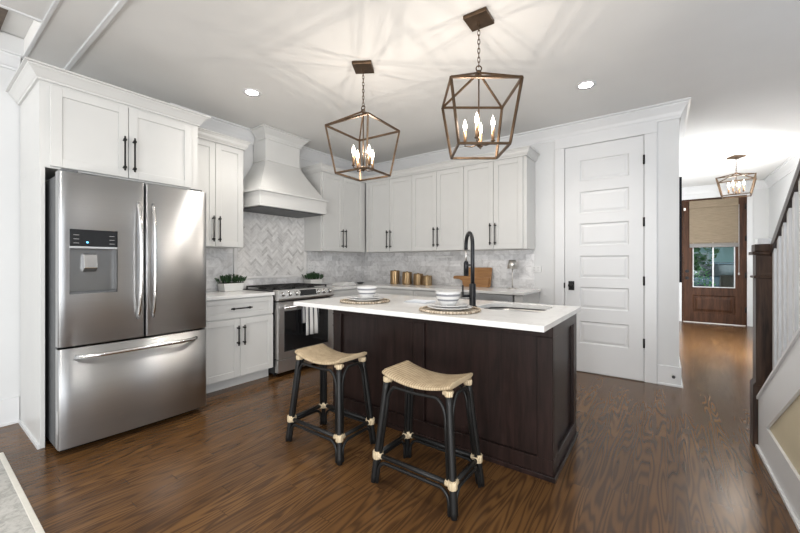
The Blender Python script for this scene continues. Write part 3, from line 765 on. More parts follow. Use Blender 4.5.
for (a, b, c, d) in ((ra+0.004, wy0, zo0, zo1), (wy1, rb-0.004, zo0, zo1), (wy0, wy1, zo0, wz0), (wy0, wy1, wz1, zo1)): od.box(0.628, 0.691, a, b, c, d)
dr_ = obj('oven_door', od, M['steel2'], rg)
obj('oven_window', MB().box(0.63, 0.687, wy0, wy1, wz0, wz1), M['ovenglass'], dr_)
oh = MB(); oh.tube([(0.738, ra+0.05, 0.722), (0.738, rb-0.05, 0.722)], 0.013, 12)
for y_ in (ra+0.085, rb-0.085): oh.tube([(0.690, y_, 0.722), (0.738, y_, 0.722)], 0.010, 10)
obj('handle', oh, M['handle'], dr_)
obj('storage_drawer', MB().box(0.628, 0.687, ra+0.004, rb-0.004, 0.045, 0.176), M['steel2'], rg, 0.003)
for (y0, y1) in ((ra+0.02, ra+0.262), (ra+0.27, rb-0.27), (rb-0.262, rb-0.02)):
    g = MB(); zt = CH+0.045
    for yy in (y0, y1-0.014): g.box(0.07, 0.60, yy, yy+0.014, zt-0.014, zt)
    for xx in (0.07, 0.586): g.box(xx, xx+0.014, y0, y1, zt-0.014, zt)
    ym = (y0+y1)/2
    g.box(0.08, 0.59, ym-0.006, ym+0.006, zt-0.014, zt)
    for xx in (0.20, 0.33, 0.46): g.box(xx-0.006, xx+0.006, y0+0.01, y1-0.01, zt-0.014, zt)
    for xx in (0.07, 0.586):
        for yy in (y0, y1-0.014): g.box(xx, xx+0.014, yy, yy+0.014, CH+0.008, zt-0.014)
    obj('grate', g, M['iron'], rg)
    for xx in ((0.2, 0.46) if y0 != ra+0.27 else (0.33,)):
        b_ = MB(); b_.lathe([(0.045, 0), (0.045, 0.008), (0.03, 0.012), (0.03, 0.02), (0.001, 0.022)], (xx, ym, CH+0.008), 18); obj('burner', b_, M['iron'], rg)
# towel over the oven handle
tw = MB(); yA, yB = -1.815, -1.615; n = 16; rowsT = []
for j, (x, z) in enumerate([(0.717, 0.53), (0.717, 0.62), (0.716, 0.70), (0.721, 0.733), (0.738, 0.7405), (0.755, 0.732), (0.760, 0.70), (0.761, 0.62), (0.763, 0.50), (0.764, 0.405)]):
    rowsT.append((x, z))
for (x, z) in rowsT:
    f_ = min(1, max(0, (0.73-z)/0.2)) if x > 0.735 else 0
    for i in range(n+1):
        y = yA+(yB-yA)*i/n
        y = (yA+yB)/2+(y-(yA+yB)/2)*(1-0.12*f_)
        tw.v.append((x+f_*0.010*math.sin(i/n*PI*5)+(f_*0.006), y, z-(0.012*math.sin(i*0.9) if z < 0.4 else 0)))
for j in range(len(rowsT)-1):
    for i in range(n): tw.f.append((j*(n+1)+i, j*(n+1)+i+1, (j+1)*(n+1)+i+1, (j+1)*(n+1)+i)); tw.sm.append(True)
two = obj('dish_towel', tw, M['towel']); tag(two, 'white and black striped dish towel hanging on the oven handle', 'towel')
sm_ = two.modifiers.new('solid', 'SOLIDIFY'); sm_.thickness = 0.004; sm_.offset = 1

# ------------------------------------------------------------------ refrigerator
fy0, fy1, fm_ = -3.803, -2.925, -3.354
fr = thing('refrigerator', 'stainless french door refrigerator with ice dispenser', 'refrigerator', (0.5, -3.364, 0))
FB = 0.931
def bowx(y):
    t_ = (y-(fy0+fy1)/2)/((fy1-fy0)/2); return FB+0.013*(1-t_*t_)
def bowed(y0, y1, z0, z1, hole=None, th=0.065):
    mb = MB(); r = 0.014
    ys = [y0+r*(1-math.cos(k*PI/8)) for k in range(4)]+[y0+r+(y1-y0-2*r)*k/14 for k in range(15)]+[y1-r*(1-math.cos(k*PI/8)) for k in (3, 2, 1, 0)]
    zs = [z0, z1]
    if hole: ys = sorted(set(ys+[hole[0], hole[1]])); zs = [z0, hole[2], hole[3], z1]
    ys = sorted(set(round(v, 6) for v in ys))
    def X(y):
        e = min(y-y0, y1-y); d = 0
        if e < r: d = r-math.sqrt(max(0, r*r-(r-e)**2))
        return bowx(y)-d
    xb = FB-th
    for i in range(len(ys)-1):
        for j in range(len(zs)-1):
            if hole and ys[i] >= hole[0]-1e-5 and ys[i+1] <= hole[1]+1e-5 and j == 1: continue
            mb.add([(X(ys[i]), ys[i], zs[j]), (X(ys[i+1]), ys[i+1], zs[j]), (X(ys[i+1]), ys[i+1], zs[j+1]), (X(ys[i]), ys[i], zs[j+1])], [(0,1,2,3)], True)
    ny = len(ys)
    for z in (z0, z1):
        mb.add([(X(y), y, z) for y in ys]+[(xb, y1, z), (xb, y0, z)], [tuple(range(ny+2))])
    for y in (y0, y1): mb.add([(X(y), y, z0), (xb, y, z0), (xb, y, z1), (X(y), y, z1)], [(0,1,2,3)])
    mb.add([(xb, y0, z0), (xb, y1, z0), (xb, y1, z1), (xb, y0, z1)], [(0,1,2,3)])
    return mb
obj('body', MB().box(0.05, 0.855, fy0+0.006, fy1-0.006, 0.03, 1.725), M['darkgrey'], fr, 0.004)
hole = (-3.752, -3.512, 0.990, 1.392)
ld = obj('door', bowed(fy0, fm_-0.003, 0.668, 1.742, hole), M['steel'], fr, remove_doubles=True)
rd = obj('door', bowed(fm_+0.003, fy1, 0.668, 1.742), M['steel'], fr, remove_doubles=True)
fz = obj('freezer_drawer', bowed(fy0, fy1, 0.045, 0.655), M['steel'], fr, remove_doubles=True)
gk = MB(); gk.box(0.852, 0.862, fy0+0.01, fy1-0.01, 0.05, 1.73); obj('gasket', gk, M['blackpl'], fr)
gr = MB(); gr.box(0.80, 0.86, fy0+0.02, fy1-0.02, 0.012, 0.043); obj('base_grille', gr, M['blackpl'], fr)
hc = MB(); hc.box(0.74, 0.90, fy0+0.02, fy0+0.10, 1.743, 1.765); obj('hinge_cover', hc, M['darkgrey'], fr, 0.004)
hc = MB(); hc.box(0.74, 0.90, fy1-0.10, fy1-0.02, 1.743, 1.765); obj('hinge_cover', hc, M['darkgrey'], fr, 0.004)
for yy in (fy0+0.06, fy1-0.06):
    for xx in (0.12, 0.80): obj('foot', MB().disc((xx, yy, 0), 0.022, 'z', 0.032, 12), M['blackpl'], fr)
# dispenser
cpz = 1.286
dn = obj('dispenser_panel', MB().box(FB-0.03, bowx(-3.63)+0.001, hole[0], hole[1], cpz, hole[3]), M['display'], ld, 0.003)
dx = bowx(-3.63)+0.001
for k in range(3):
    for y_ in (-3.735, -3.556): obj('button_mark', MB().box(dx, dx+0.001, y_, y_+0.027, 1.305+k*0.025, 1.308+k*0.025), M['greymark'], dn)
obj('indicator_light', MB().disc((dx, -3.668, 1.312), 0.006, 'x', 0.0015, 12), M['blueled'], dn)
al = MB(); xi = FB-0.058; xo = FB+0.004; za, zb_ = hole[2], cpz-0.012
al.box(xi, xi+0.004, hole[0], hole[1], za, zb_)
al.box(xi, xo, hole[0], hole[0]+0.004, za, zb_); al.box(xi, xo, hole[1]-0.004, hole[1], za, zb_)
al.box(xi, xo, hole[0], hole[1], zb_, zb_+0.004)
alo = obj('dispenser_alcove', al, pm('alcove_grey', (0.20, 0.198, 0.195), 0.32, 0.9), ld)
obj('dispenser_ledge', MB().box(xi, FB+0.004, hole[0], hole[1], za-0.001, za+0.012), M['darkgrey'], ld)
obj('dispenser_bar', MB().box(FB-0.02, bowx(-3.63)+0.002, hole[0], hole[1], cpz-0.012, cpz), M['steel2'], ld)
pdl = MB(); pdl.prism([(xi+0.004, 1.24), (xi+0.03, 1.24), (xi+0.045, 1.15), (xi+0.02, 1.125), (xi+0.004, 1.13)], lambda p, t: (p[0], t, p[1]), -3.680, -3.610); obj('dispenser_paddle', pdl, M['handle'], ld, 0.004)
# handles
def vhandle(y, side):
    mb = MB(); pts = []
    z0, z1 = 0.80, 1.60
    for k in range(17):
        t_ = k/16; z = z0+(z1-z0)*t_
        o = 0.052*(1-abs(2*t_-1)**4)
        pts.append((bowx(y)+0.004+o, y+side*0.004*(1-(2*t_-1)**2), z))
    mb.tube(pts, 0.0105, 12, flat=1.3)
    return mb
obj('handle', vhandle(fm_-0.045, 1), M['handle'], ld)
obj('handle', vhandle(fm_+0.045, -1), M['handle'], rd)
fh = MB(); pts = []
for k in range(21):
    t_ = k/20; y = -3.725+(0.715)*t_
    o = 0.052*(1-abs(2*t_-1)**8)
    pts.append((bowx(y)+0.002+o, y, 0.600))
fh.tube(pts, 0.0135, 12); obj('handle', fh, M['handle'], fz)
obj('side_label', MB().box(0.90, 0.915, fy0-0.0008, fy0+0.001, 0.14, 0.28), M['plate'], fz)

# ------------------------------------------------------------------ island
ix0, ix1, iy0, iy1 = 1.565, 3.427, -2.575, -1.612
bx0, bx1, by0, by1 = 1.705, 3.402, -2.291, -1.635
isl = thing('kitchen_island', 'dark espresso panelled kitchen island base', 'island', ((bx0+bx1)/2, (by0+by1)/2, 0))
ib = MB()
zt_ = CH-0.031
t_ = 0.022
ib.box(bx0+t_, bx1-t_, by0+t_, by0+t_+0.018, 0.0, zt_); ib.box(bx0+t_, bx1-t_, by1-0.04, by1-t_, 0, zt_)
ib.box(bx0+t_, bx0+t_+0.018, by0+t_, by1-t_, 0, zt_); ib.box(bx1-t_-0.018, bx1-t_, by0+t_, by1-t_, 0, zt_)
obj('core', ib, M['island'], isl)
def stile_frame(T, u0, u1, stiles, z0, z1, o0, o1, w=0.085, br=0.11, tr=0.075):
    mb = MB()
    tbox(mb, T, u0, u1, o0, o1, z0, z0+br); tbox(mb, T, u0, u1, o0, o1, z1-tr, z1)
    for (a, b) in stiles: tbox(mb, T, a, b, o0, o1, z0+br, z1-tr)
    return mb
TI = lambda u, o, z: (u, by0+t_-o, z)
obj('front_frame', stile_frame(TI, bx0, bx1, [(bx0, bx0+0.085), (2.495, 2.580), (bx1-0.085, bx1)], 0.0, zt_, 0, t_), M['island'], isl, 0.002, 1)
TE = lambda u, o, z: (bx1-t_+o, u, z)
obj('end_frame', stile_frame(TE, by0+t_, by1, [(by0+t_, by0+0.105), (by1-0.095, by1)], 0.0, zt_, 0, t_), M['island'], isl, 0.002, 1)
TL = lambda u, o, z: (bx0+t_-o, u, z)
obj('end_frame', stile_frame(TL, by0+t_, by1, [(by0+t_, by0+0.085), (by1-0.085, by1)], 0.0, zt_, 0, t_), M['island'], isl, 0.002, 1)
sm2 = MB(); sm2.box(bx0-0.012, bx1+0.012, by0-0.012, by0, 0, 0.028); sm2.box(bx1, bx1+0.012, by0, by1, 0, 0.028)
obj('shoe_moulding', sm2, M['island'], isl, 0.003)
TK = lambda u, o, z: (u, by1-t_+o, z)
for k, (a, b) in enumerate(((bx0+0.04, 2.26), (2.265, 2.80), (2.83, 3.36))):
    obj('door', shaker(TK, a, b, 0.11, zt_-0.02, 0.0), M['island'], isl)
# slab with a rounded sink opening
def rrect(x0, x1, y0, y1, r, n=5, rl=None):
    pts = []; q = rl or r
    for (cx_, cy_, a0, r) in ((x1-r, y1-r, 0, r), (x0+q, y1-q, 90, q), (x0+q, y0+q, 180, q), (x1-r, y0+r, 270, r)):
        for k in range(n+1):
            a = math.radians(a0+90*k/n); pts.append((cx_+r*math.cos(a), cy_+r*math.sin(a)))
    return pts
SX0, SX1, SY0, SY1 = 2.84, 3.28, -2.115, -1.705
def slab_hole(outer, inner, z0, z1):
    bm = bmesh.new(); es = []
    for loop in (outer, inner):
        v = [bm.verts.new((p[0], p[1], z1)) for p in loop]
        es += [bm.edges.new((v[i], v[(i+1) % len(v)])) for i in range(len(v))]
    bmesh.ops.triangle_fill(bm, use_beauty=True, use_dissolve=False, edges=es)
    r = bmesh.ops.extrude_face_region(bm, geom=bm.faces[:])
    for e in r['geom']:
        if isinstance(e, bmesh.types.BMVert): e.co.z = z0
    bmesh.ops.recalc_face_normals(bm, faces=bm.faces)
    mb = MB(); bm.verts.index_update()
    mb.v = [v.co[:] for v in bm.verts]; mb.f = [tuple(v.index for v in f.verts) for f in bm.faces]; mb.sm = [False]*len(mb.f)
    bm.free(); return mb
isb = obj('countertop', slab_hole([(ix0, iy0), (ix1, iy0), (ix1, iy1), (ix0, iy1)], rrect(SX0, SX1, SY0, SY1, 0.06, 5, 0.13), CH-0.03, CH), M['quartz'], None, 0.003)
tag(isb, 'white quartz island countertop with a sink cut out', 'countertop')
sk = thing('sink', 'undermount stainless sink in the island countertop', 'sink', ((SX0+SX1)/2, (SY0+SY1)/2, CH-0.2))
sb = MB(); rings = [(0.0, CH-0.032), (0.004, CH-0.06), (0.010, CH-0.17), (0.035, CH-0.19), (0.14, CH-0.195)]
loops = []
for (e, z) in rings: loops.append([(x, y, z) for x, y in rrect(SX0-0.004+e, SX1+0.004-e, SY0-0.004+e, SY1+0.004-e, 0.062, 5, 0.132)])
L = len(loops[0])
sb.add([p for l in loops for p in l], [(i*L+k, i*L+(k+1) % L, (i+1)*L+(k+1) % L, (i+1)*L+k) for i in range(len(rings)-1) for k in range(L)]+[tuple((len(rings)-1)*L+k for k in range(L))], True)
so = obj('basin', sb, M['sinksteel'], sk); mm = so.modifiers.new('solid', 'SOLIDIFY'); mm.thickness = 0.002; mm.offset = 1
obj('drain', MB().lathe([(0.045, 0), (0.045, 0.004), (0.03, 0.006), (0.001, 0.003)], ((SX0+SX1)/2, (SY0+SY1)/2, CH-0.194), 20), M['chrome'], sk)

# faucet
fa = thing('faucet', 'matte black pull-down gooseneck faucet on the island', 'faucet', (2.835, -2.077, CH))
F0 = Vector((2.835, -2.077, CH)); fdv = Vector((-0.115, 0.137, 0))
obj('base', MB().lathe([(0.030, 0), (0.030, 0.006), (0.0225, 0.010), (0.0225, 0.155), (0.016, 0.160)], F0, 20), M['faucet'], fa)
nk = MB(); pts = [F0+Vector((0, 0, 0.155)), F0+Vector((0, 0, 0.30)), F0+Vector((0, 0, 0.42))]
for k in range(1, 13):
    a = PI*k/12; pts.append(F0+fdv*0.5*(1-math.cos(a))+Vector((0, 0, 0.42+0.09*math.sin(a))))
pts.append(F0+fdv+Vector((0, 0, 0.395)))
nk.tube(pts, 0.0135, 12); obj('neck', nk, M['faucet'], fa)
hs = MB(); hs.tube([F0+fdv+Vector((0, 0, 0.40)), F0+fdv*0.97+Vector((0, 0, 0.31))], 0.006, 8); hso = obj('hose', hs, M['chrome'], fa)
hso['label'] = 'pale pull-down hose'
spd = MB(); spd.tube([F0+fdv*0.97+Vector((0, 0, 0.315)), F0+fdv*0.97+Vector((0, 0, 0.30)), F0+fdv*0.97+Vector((0, 0, 0.205))], [0.012, 0.018, 0.019], 14); obj('spray_head', spd, M['faucet'], fa)
ar = MB(); ar.tube([F0+Vector((0, 0, 0.285)), F0+fdv*0.90+Vector((0, 0, 0.285))], 0.006, 8); obj('docking_arm', ar, M['faucet'], fa)
lv = MB(); d_ = Vector((-0.809, -0.588, 0)); lv.tube([F0+d_*0.015+Vector((0, 0, 0.075)), F0+d_*0.072+Vector((0, 0, 0.075))], 0.010, 10); lv.tube([F0+d_*0.066+Vector((0, 0, 0.07)), F0+d_*0.066+Vector((0, 0, 0.15))], 0.006, 10); obj('lever', lv, M['faucet'], fa)

# ------------------------------------------------------------------ stools
def make_stool(loc, label):
    st = thing('bar_stool', label, 'stool', loc, None)
    X, Y = loc[0], loc[1]
    P = lambda x, y, z: (X+x, Y+y, z)
    def legp(sx, sy, z):
        t = z/0.56; return (sx*(0.243-0.055*t), sy*(0.157-0.050*t), z)
    for sx in (-1, 1):
        for sy in (-1, 1):
            m = MB(); m.tube([P(*legp(sx, sy, 0)), P(*legp(sx, sy, 0.03)), P(*legp(sx, sy, 0.50)), P(*legp(sx, sy, 0.565))], [0.015, 0.0165, 0.0165, 0.0165], 12)
            obj('leg', m, M['black'], st)
    zs = 0.147
    for (a, b) in (((-1, -1), (1, -1)), ((-1, 1), (1, 1)), ((-1, -1), (-1, 1)), ((1, -1), (1, 1))):
        m = MB(); pa, pb = Vector(P(*legp(*a, zs))), Vector(P(*legp(*b, zs)))
        m.tube([pa, pb], 0.0125, 10); obj('stretcher', m, M['black'], st)
        # bent brace under the stretcher that runs down the legs
        d = (pb-pa).normalized(); L_ = (pb-pa).length; off = Vector((-d.y, d.x, 0))*0.0
        la, lb_ = Vector(P(*legp(*a, 0.0))), Vector(P(*legp(*b, 0.0)))
        m = MB(); q = []
        ia = d*0.024
        q.append(Vector(P(*legp(*a, 0.004)))+ia)
        q.append(Vector(P(*legp(*a, 0.06)))+ia)
        for k in range(1, 6):
            t = k/6*PI/2; c = Vector(P(*legp(*a, 0.06)))+ia; q.append(Vector((c.x, c.y, 0))+d*0.06*(1-math.cos(t))+Vector((0, 0, 0.06+0.062*math.sin(t))))
        for k in range(5, 0, -1):
            t = k/6*PI/2; c = Vector(P(*legp(*b, 0.06)))-ia; q.append(Vector((c.x, c.y, 0))-d*0.06*(1-math.cos(t))+Vector((0, 0, 0.06+0.062*math.sin(t))))
        q.append(Vector(P(*legp(*b, 0.06)))-ia); q.append(Vector(P(*legp(*b, 0.004)))-ia)
        m.tube(q, 0.009, 8); obj('lower_brace', m, M['black'], st)
        # arched brace under the seat
        m = MB(); q = []
        top = 0.525 if a[1] == b[1] else 0.545
        ia = d*0.024
        q.append(Vector(P(*legp(*a, zs+0.012)))+ia); q.append(Vector(P(*legp(*a, 0.42)))+ia)
        for k in range(1, 7):
            t = k/7*PI/2; c = Vector(P(*legp(*a, 0.42)))+ia; q.append(Vector((c.x, c.y, 0))+d*0.085*(1-math.cos(t))*0.8+Vector((0, 0, 0.42+(top-0.42)*math.sin(t))))
        if a[1] == b[1]: q.append((pa+pb)/2*Vector((1,1,0)).length*0+Vector(((pa.x+pb.x)/2, Vector(P(*legp(*a, 0.53))).y, top-0.012)))
        for k in range(6, 0, -1):
            t = k/7*PI/2; c = Vector(P(*legp(*b, 0.42)))-ia; q.append(Vector((c.x, c.y, 0))-d*0.085*(1-math.cos(t))*0.8+Vector((0, 0, 0.42+(top-0.42)*math.sin(t))))
        q.append(Vector(P(*legp(*b, 0.42)))-ia); q.append(Vector(P(*legp(*b, zs+0.012)))-ia)
        m.tube(q, 0.009, 8); obj('arched_brace', m, M['black'], st)
    for sx in (-1, 1):
        for sy in (-1, 1):
            for z, r in ((zs, 0.0235), (0.553, 0.0205)):
                m = MB(); c = Vector(P(*legp(sx, sy, z)))
                hh = 0.021 if z < 0.3 else 0.015
                m.tube([c-Vector((0, 0, hh)), c-Vector((0, 0, hh-0.005)), c+Vector((0, 0, hh-0.005)), c+Vector((0, 0, hh))], [r*0.86, r, r, r*0.86], 14)
                for dv in (Vector((-sx, 0, 0)), Vector((0, -sy, 0))):
                    e = c+dv*0.006; e2 = c+dv*(0.036 if z < 0.3 else 0.030)
                    m.tube([e, e2], 0.0165 if z < 0.3 else 0.0125, 10)
                bo = obj('binding', m, M['wrap'], st); bo['label'] = 'pale rattan binding at a joint'
    # woven saddle seat
    se = MB(); nx, ny = 20, 10; hx, hy = 0.207, 0.130
    def zt(u, v): return 0.568+0.038*abs(u)**2.1-0.0*v
    def ring_pts(u, top):
        out = []
        for j in range(ny+1):
            v = -1+2*j/ny
            edge = 1-max(0, abs(v)-0.82)/0.18
            z = zt(u, v)+(0.0 if top else -0.030)
            z += (-0.008 if top else 0.008)*(1-math.sqrt(max(0, 1-(1-edge)**2)))
            out.append((X+u*hx, Y+v*hy, z))
        return out
    top = [p for i in range(nx+1) for p in ring_pts(-1+2*i/nx, True)]; bot = [p for i in range(nx+1) for p in ring_pts(-1+2*i/nx, False)]
    w = ny+1; fs = [(i*w+j, (i+1)*w+j, (i+1)*w+j+1, i*w+j+1) for i in range(nx) for j in range(ny)]; nb = len(top)
    fs += [tuple(nb+q for q in f[::-1]) for f in fs]
    for i in range(nx): fs += [(i*w, nb+i*w, nb+(i+1)*w, (i+1)*w), (i*w+ny, (i+1)*w+ny, nb+(i+1)*w+ny, nb+i*w+ny)]
    for j in range(ny): fs += [(j, j+1, nb+j+1, nb+j), (nx*w+j, nb+nx*w+j, nb+nx*w+j+1, nx*w+j+1)]
    se.add(top+bot, fs, True); obj('seat', se, M['rush'], st, 0.004)
    return st
s2 = make_stool((2.858, -2.700, 0), 'black rattan counter stool with woven seat, the one toward the island end by the pantry')
dup(s2, (2.104, -2.690, 0), 'black rattan counter stool with woven seat, the one toward the gas range')

# ------------------------------------------------------------------ lantern pendants
def make_lantern(loc, label, ztop, zbot, apex, at=0.203, ab=0.150, rz=0.0, canopy_rz=0.0, name='lantern_pendant', watt=3.7):
    """local: everything relative to the ceiling point loc; returns the Empty"""
    pdn = thing(name, label, 'pendant light', loc)
    X, Y, Z = loc
    def R(x, y, a): return (X+x*math.cos(a)-y*math.sin(a), Y+x*math.sin(a)+y*math.cos(a))
    m = MB(); c4 = [R(sx*0.075, sy*0.075, canopy_rz) for sx, sy in ((-1,-1), (1,-1), (1,1), (-1,1))]
    m.frustum([(*p, Z-0.025) for p in c4], [(*p, Z-0.001) for p in c4]); obj('canopy', m, M['bronze'], pdn, 0.004)
    # chain
    ch = MB(); zc = Z-0.025; hook = apex+0.035
    n = max(3, int((zc-hook)/0.026)); stp = (zc-hook)/n
    for k in range(n):
        zz = zc-stp*(k+0.5); a0 = canopy_rz+(PI/2 if k % 2 else 0)+0.5
        pts = []
        for q in range(10):
            t = 2*PI*q/10; pts.append((X+0.0075*math.cos(t)*math.cos(a0), Y+0.0075*math.cos(t)*math.sin(a0), zz+(stp*0.72)*math.sin(t)))
        ch.tube(pts, 0.0023, 6, closed=True)
    obj('chain', ch, M['bronze'], pdn)
    lp = MB(); pts = []
    for q in range(14):
        t = 2*PI*q/14; pts.append((X+0.017*math.cos(t)*math.cos(rz), Y+0.017*math.cos(t)*math.sin(rz), apex+0.022+0.017*math.sin(t)))
    lp.tube(pts, 0.004, 8, closed=True); lp.disc((X, Y, apex-0.012), 0.016, 'z', 0.018, 14); obj('loop', lp, M['bronze'], pdn)
    # cage
    def bar(mb, p, q, w=0.0065):
        p, q = Vector(p), Vector(q); d = (q-p).normalized()
        rad = Vector((p.x+q.x-2*X, p.y+q.y-2*Y, 0)); 
        if rad.length < 1e-5: rad = Vector((1, 0, 0))
        s = d.cross(rad).normalized() if d.cross(rad).length > 1e-5 else Vector((0, 0, 1)); u = d.cross(s).normalized()
        A = [p+s*w*a+u*w*b for a, b in ((-1,-1), (1,-1), (1,1), (-1,1))]; B = [q+s*w*a+u*w*b for a, b in ((-1,-1), (1,-1), (1,1), (-1,1))]
        mb.frustum(A, B)
    T4 = [(*R(sx*at, sy*at, rz), ztop) for sx, sy in ((-1,-1), (1,-1), (1,1), (-1,1))]
    B4 = [(*R(sx*ab, sy*ab, rz), zbot) for sx, sy in ((-1,-1), (1,-1), (1,1), (-1,1))]
    cg = MB()
    for k in range(4):
        bar(cg, T4[k], T4[(k+1) % 4]); bar(cg, B4[k], B4[(k+1) % 4]); bar(cg, T4[k], B4[k]); bar(cg, T4[k], (X, Y, apex-0.004), 0.0055)
    obj('cage', cg, M['bronze'], pdn)
    # stem and candle cluster
    zh = zbot+0.045
    sm = MB(); sm.tube([(X, Y, apex-0.005), (X, Y, zh-0.015)], 0.005, 8); sm.lathe([(0.001, -0.022), (0.010, -0.016), (0.018, -0.004), (0.018, 0.010), (0.006, 0.02)], (X, Y, zh), 14); obj('stem', sm, M['bronze'], pdn)
    for k in range(4):
        a = rz+PI/2*k-0.35; cx_, cy_ = X+0.086*math.cos(a), Y+0.086*math.sin(a)
        m = MB(); m.tube([(X, Y, zh), (X+0.043*math.cos(a), Y+0.043*math.sin(a), zh-0.012), (cx_, cy_, zh-0.004), (cx_, cy_, zh+0.012)], 0.0045, 8)
        m.lathe([(0.004, 0), (0.015, 0.006), (0.015, 0.010), (0.009, 0.012)], (cx_, cy_, zh+0.004), 12)
        ao = obj('candle_arm', m, M['bronze'], pdn)
        m = MB(); m.lathe([(0.0095, 0.0), (0.0095, 0.080)], (cx_, cy_, zh+0.014), 12); obj('candle_sleeve', m, M['sleeve'], ao)
        m = MB(); m.lathe([(0.006, 0.0), (0.010, 0.012), (0.0125, 0.026), (0.0095, 0.044), (0.004, 0.060), (0.0008, 0.070)], (cx_, cy_, zh+0.095), 12); obj('bulb', m, M['bulb'], ao)
        l = bpy.data.lights.new('filament', 'POINT'); l.energy = watt; l.color = (1.0, 0.90, 0.79); l.shadow_soft_size = 0.004
        lo = bpy.data.objects.new('filament', l); COL.objects.link(lo); lo.location = (cx_, cy_, zh+0.122)
    return pdn
make_lantern((2.000, -2.253, ZC), 'bronze cage lantern pendant above the island toward the range hood', 2.228, 1.870, 2.365, rz=math.radians(3.4), canopy_rz=math.radians(31))
make_lantern((2.950, -2.236, ZC), 'bronze cage lantern pendant above the island sink', 2.240, 1.880, 2.375, rz=math.radians(36.1), canopy_rz=math.radians(2))
make_lantern((4.735, 2.665, ZC), 'wide bronze lantern pendant in the hall before the front door', 2.400, 2.150, 2.475, watt=3.6, rz=math.radians(81), canopy_rz=math.radians(30))

# recessed lights
def can(loc, label):
    c = thing('recessed_light', label, 'ceiling light', loc)
    m = MB(); m.lathe([(0.052, -0.003), (0.078, -0.004), (0.080, 0.0)], loc, 28); m.f = [f for f in m.f if len(f) == 4]; m.sm = m.sm[:len(m.f)]
    obj('trim_ring', m, M['trim'], c)
    obj('lens', MB().disc((loc[0], loc[1], loc[2]-0.0015), 0.054, 'z', 0.001, 24), M['canlens'], c)
    l = bpy.data.lights.new('downlight', 'SPOT'); l.energy = 55; l.color = (1.0, 0.95, 0.88); l.spot_size = math.radians(125); l.spot_blend = 0.9; l.shadow_soft_size = 0.05
    lo = bpy.data.objects.new('downlight', l); COL.objects.link(lo); lo.location = (loc[0], loc[1], loc[2]-0.012)
    return c
can((0.897, -2.512, ZC), 'round recessed ceiling light in front of the range hood')
can((3.347, -0.898, ZC), 'round recessed ceiling light near the pantry door')
can((3.35, -3.30, ZC), 'added out-of-view ceiling fill light over the floor in front of the island')  # unseen fitting, added to lift the lower cabinets and worktops
can((1.60, -4.05, ZC-0.004), 'added out-of-view ceiling fill light over the floor in front of the refrigerator')  # likewise an added fitting out of view, fill for low surfaces
sd = MB(); sd.lathe([(0.065, -0.03), (0.07, -0.012), (0.07, 0)], (4.22, 2.75, ZC), 24)
tag(obj('smoke_detector', sd, M['plate']), 'round white smoke detector on the hall ceiling', 'smoke detector')

# ------------------------------------------------------------------ table settings on the island
def woven_mat(loc, label):
    c = thing('placemat', label, 'placemat', loc, None)
    m = MB(); X, Y, Z = loc
    m.lathe([(0.001, 0.0), (0.178, 0.0), (0.178, 0.006), (0.001, 0.006)], loc, 40); obj('weave', m, M['mat'], c)
    m = MB()
    for s in (0, 1):
        pts = []
        for q in range(120):
            a = 2*PI*q/120; ph = a*20+PI*s
            pts.append((X+(0.183+0.0055*math.cos(ph))*math.cos(a), Y+(0.183+0.0055*math.cos(ph))*math.sin(a), Z+0.0095+0.0035*math.sin(ph)))
        m.tube(pts, 0.0062, 7, closed=True)
    obj('braided_rim', m, M['mat'], c)
    return c
PLATE = [(0.001, 0), (0.085, 0), (0.092, 0.006), (0.122, 0.014), (0.140, 0.020), (0.142, 0.023), (0.139, 0.024), (0.118, 0.018), (0.090, 0.010), (0.080, 0.007), (0.001, 0.007)]
BOWL = [(0.001, 0), (0.042, 0), (0.044, 0.006), (0.056, 0.022), (0.068, 0.044), (0.076, 0.070), (0.0795, 0.091), (0.077, 0.0925), (0.0725, 0.070), (0.064, 0.044), (0.052, 0.024), (0.038, 0.012), (0.001, 0.010)]
mA = (2.021, -2.255, CH); mB = (2.800, -2.338, CH)
p0 = woven_mat(mB, 'round braided placemat beside the faucet')
dup(p0, mA, 'round braided placemat at the range end of the island')
def single(name, mb, mat, label, cat, loc, group=None):
    c = obj(name, mb, mat); tag(c, label, cat, group); c.location = loc; return c
for (mx, my, mz), w in ((mB, 'beside the faucet'), (mA, 'toward the range')):
    a = MB().lathe(PLATE, (0,0,0), 40); single('dinner_plate', a, M['white'], 'white dinner plate on the braided placemat '+w, 'plate', (mx, my, mz+0.0062))
    a = MB().lathe([(r*0.80, z*0.8) for r, z in PLATE], (0,0,0), 36); single('salad_plate', a, M['white'], 'smaller white plate under the striped bowl '+w, 'plate', (mx, my, mz+0.0062+0.0165))
    a = MB().lathe(BOWL, (0,0,0), 36); single('bowl', a, M['bowl'], 'white grey-striped bowl on the plates '+w, 'bowl', (mx+(-0.012 if w.endswith('faucet') else 0.02), my, mz+0.0062+0.0165+0.0065))
# folded napkin
nb_ = thing('folded_napkin', 'pale folded napkin lying on the island between the bowls', 'napkin', (2.38, -2.03, CH))
def rot_box(mb, c, hx, hy, z0, z1, a):
    P4 = [(c[0]+sx*hx*math.cos(a)-sy*hy*math.sin(a), c[1]+sx*hx*math.sin(a)+sy*hy*math.cos(a)) for sx, sy in ((-1,-1), (1,-1), (1,1), (-1,1))]
    mb.frustum([(*p, z0) for p in P4], [(*p, z1) for p in P4]); return mb
m = MB(); rot_box(m, (2.38, -2.03), 0.10, 0.07, CH+0.0005, CH+0.007, 0.0); rot_box(m, (2.385, -2.025), 0.095, 0.066, CH+0.0072, CH+0.013, 0.03)
obj('cloth', m, M['napkin'], nb_, 0.003)

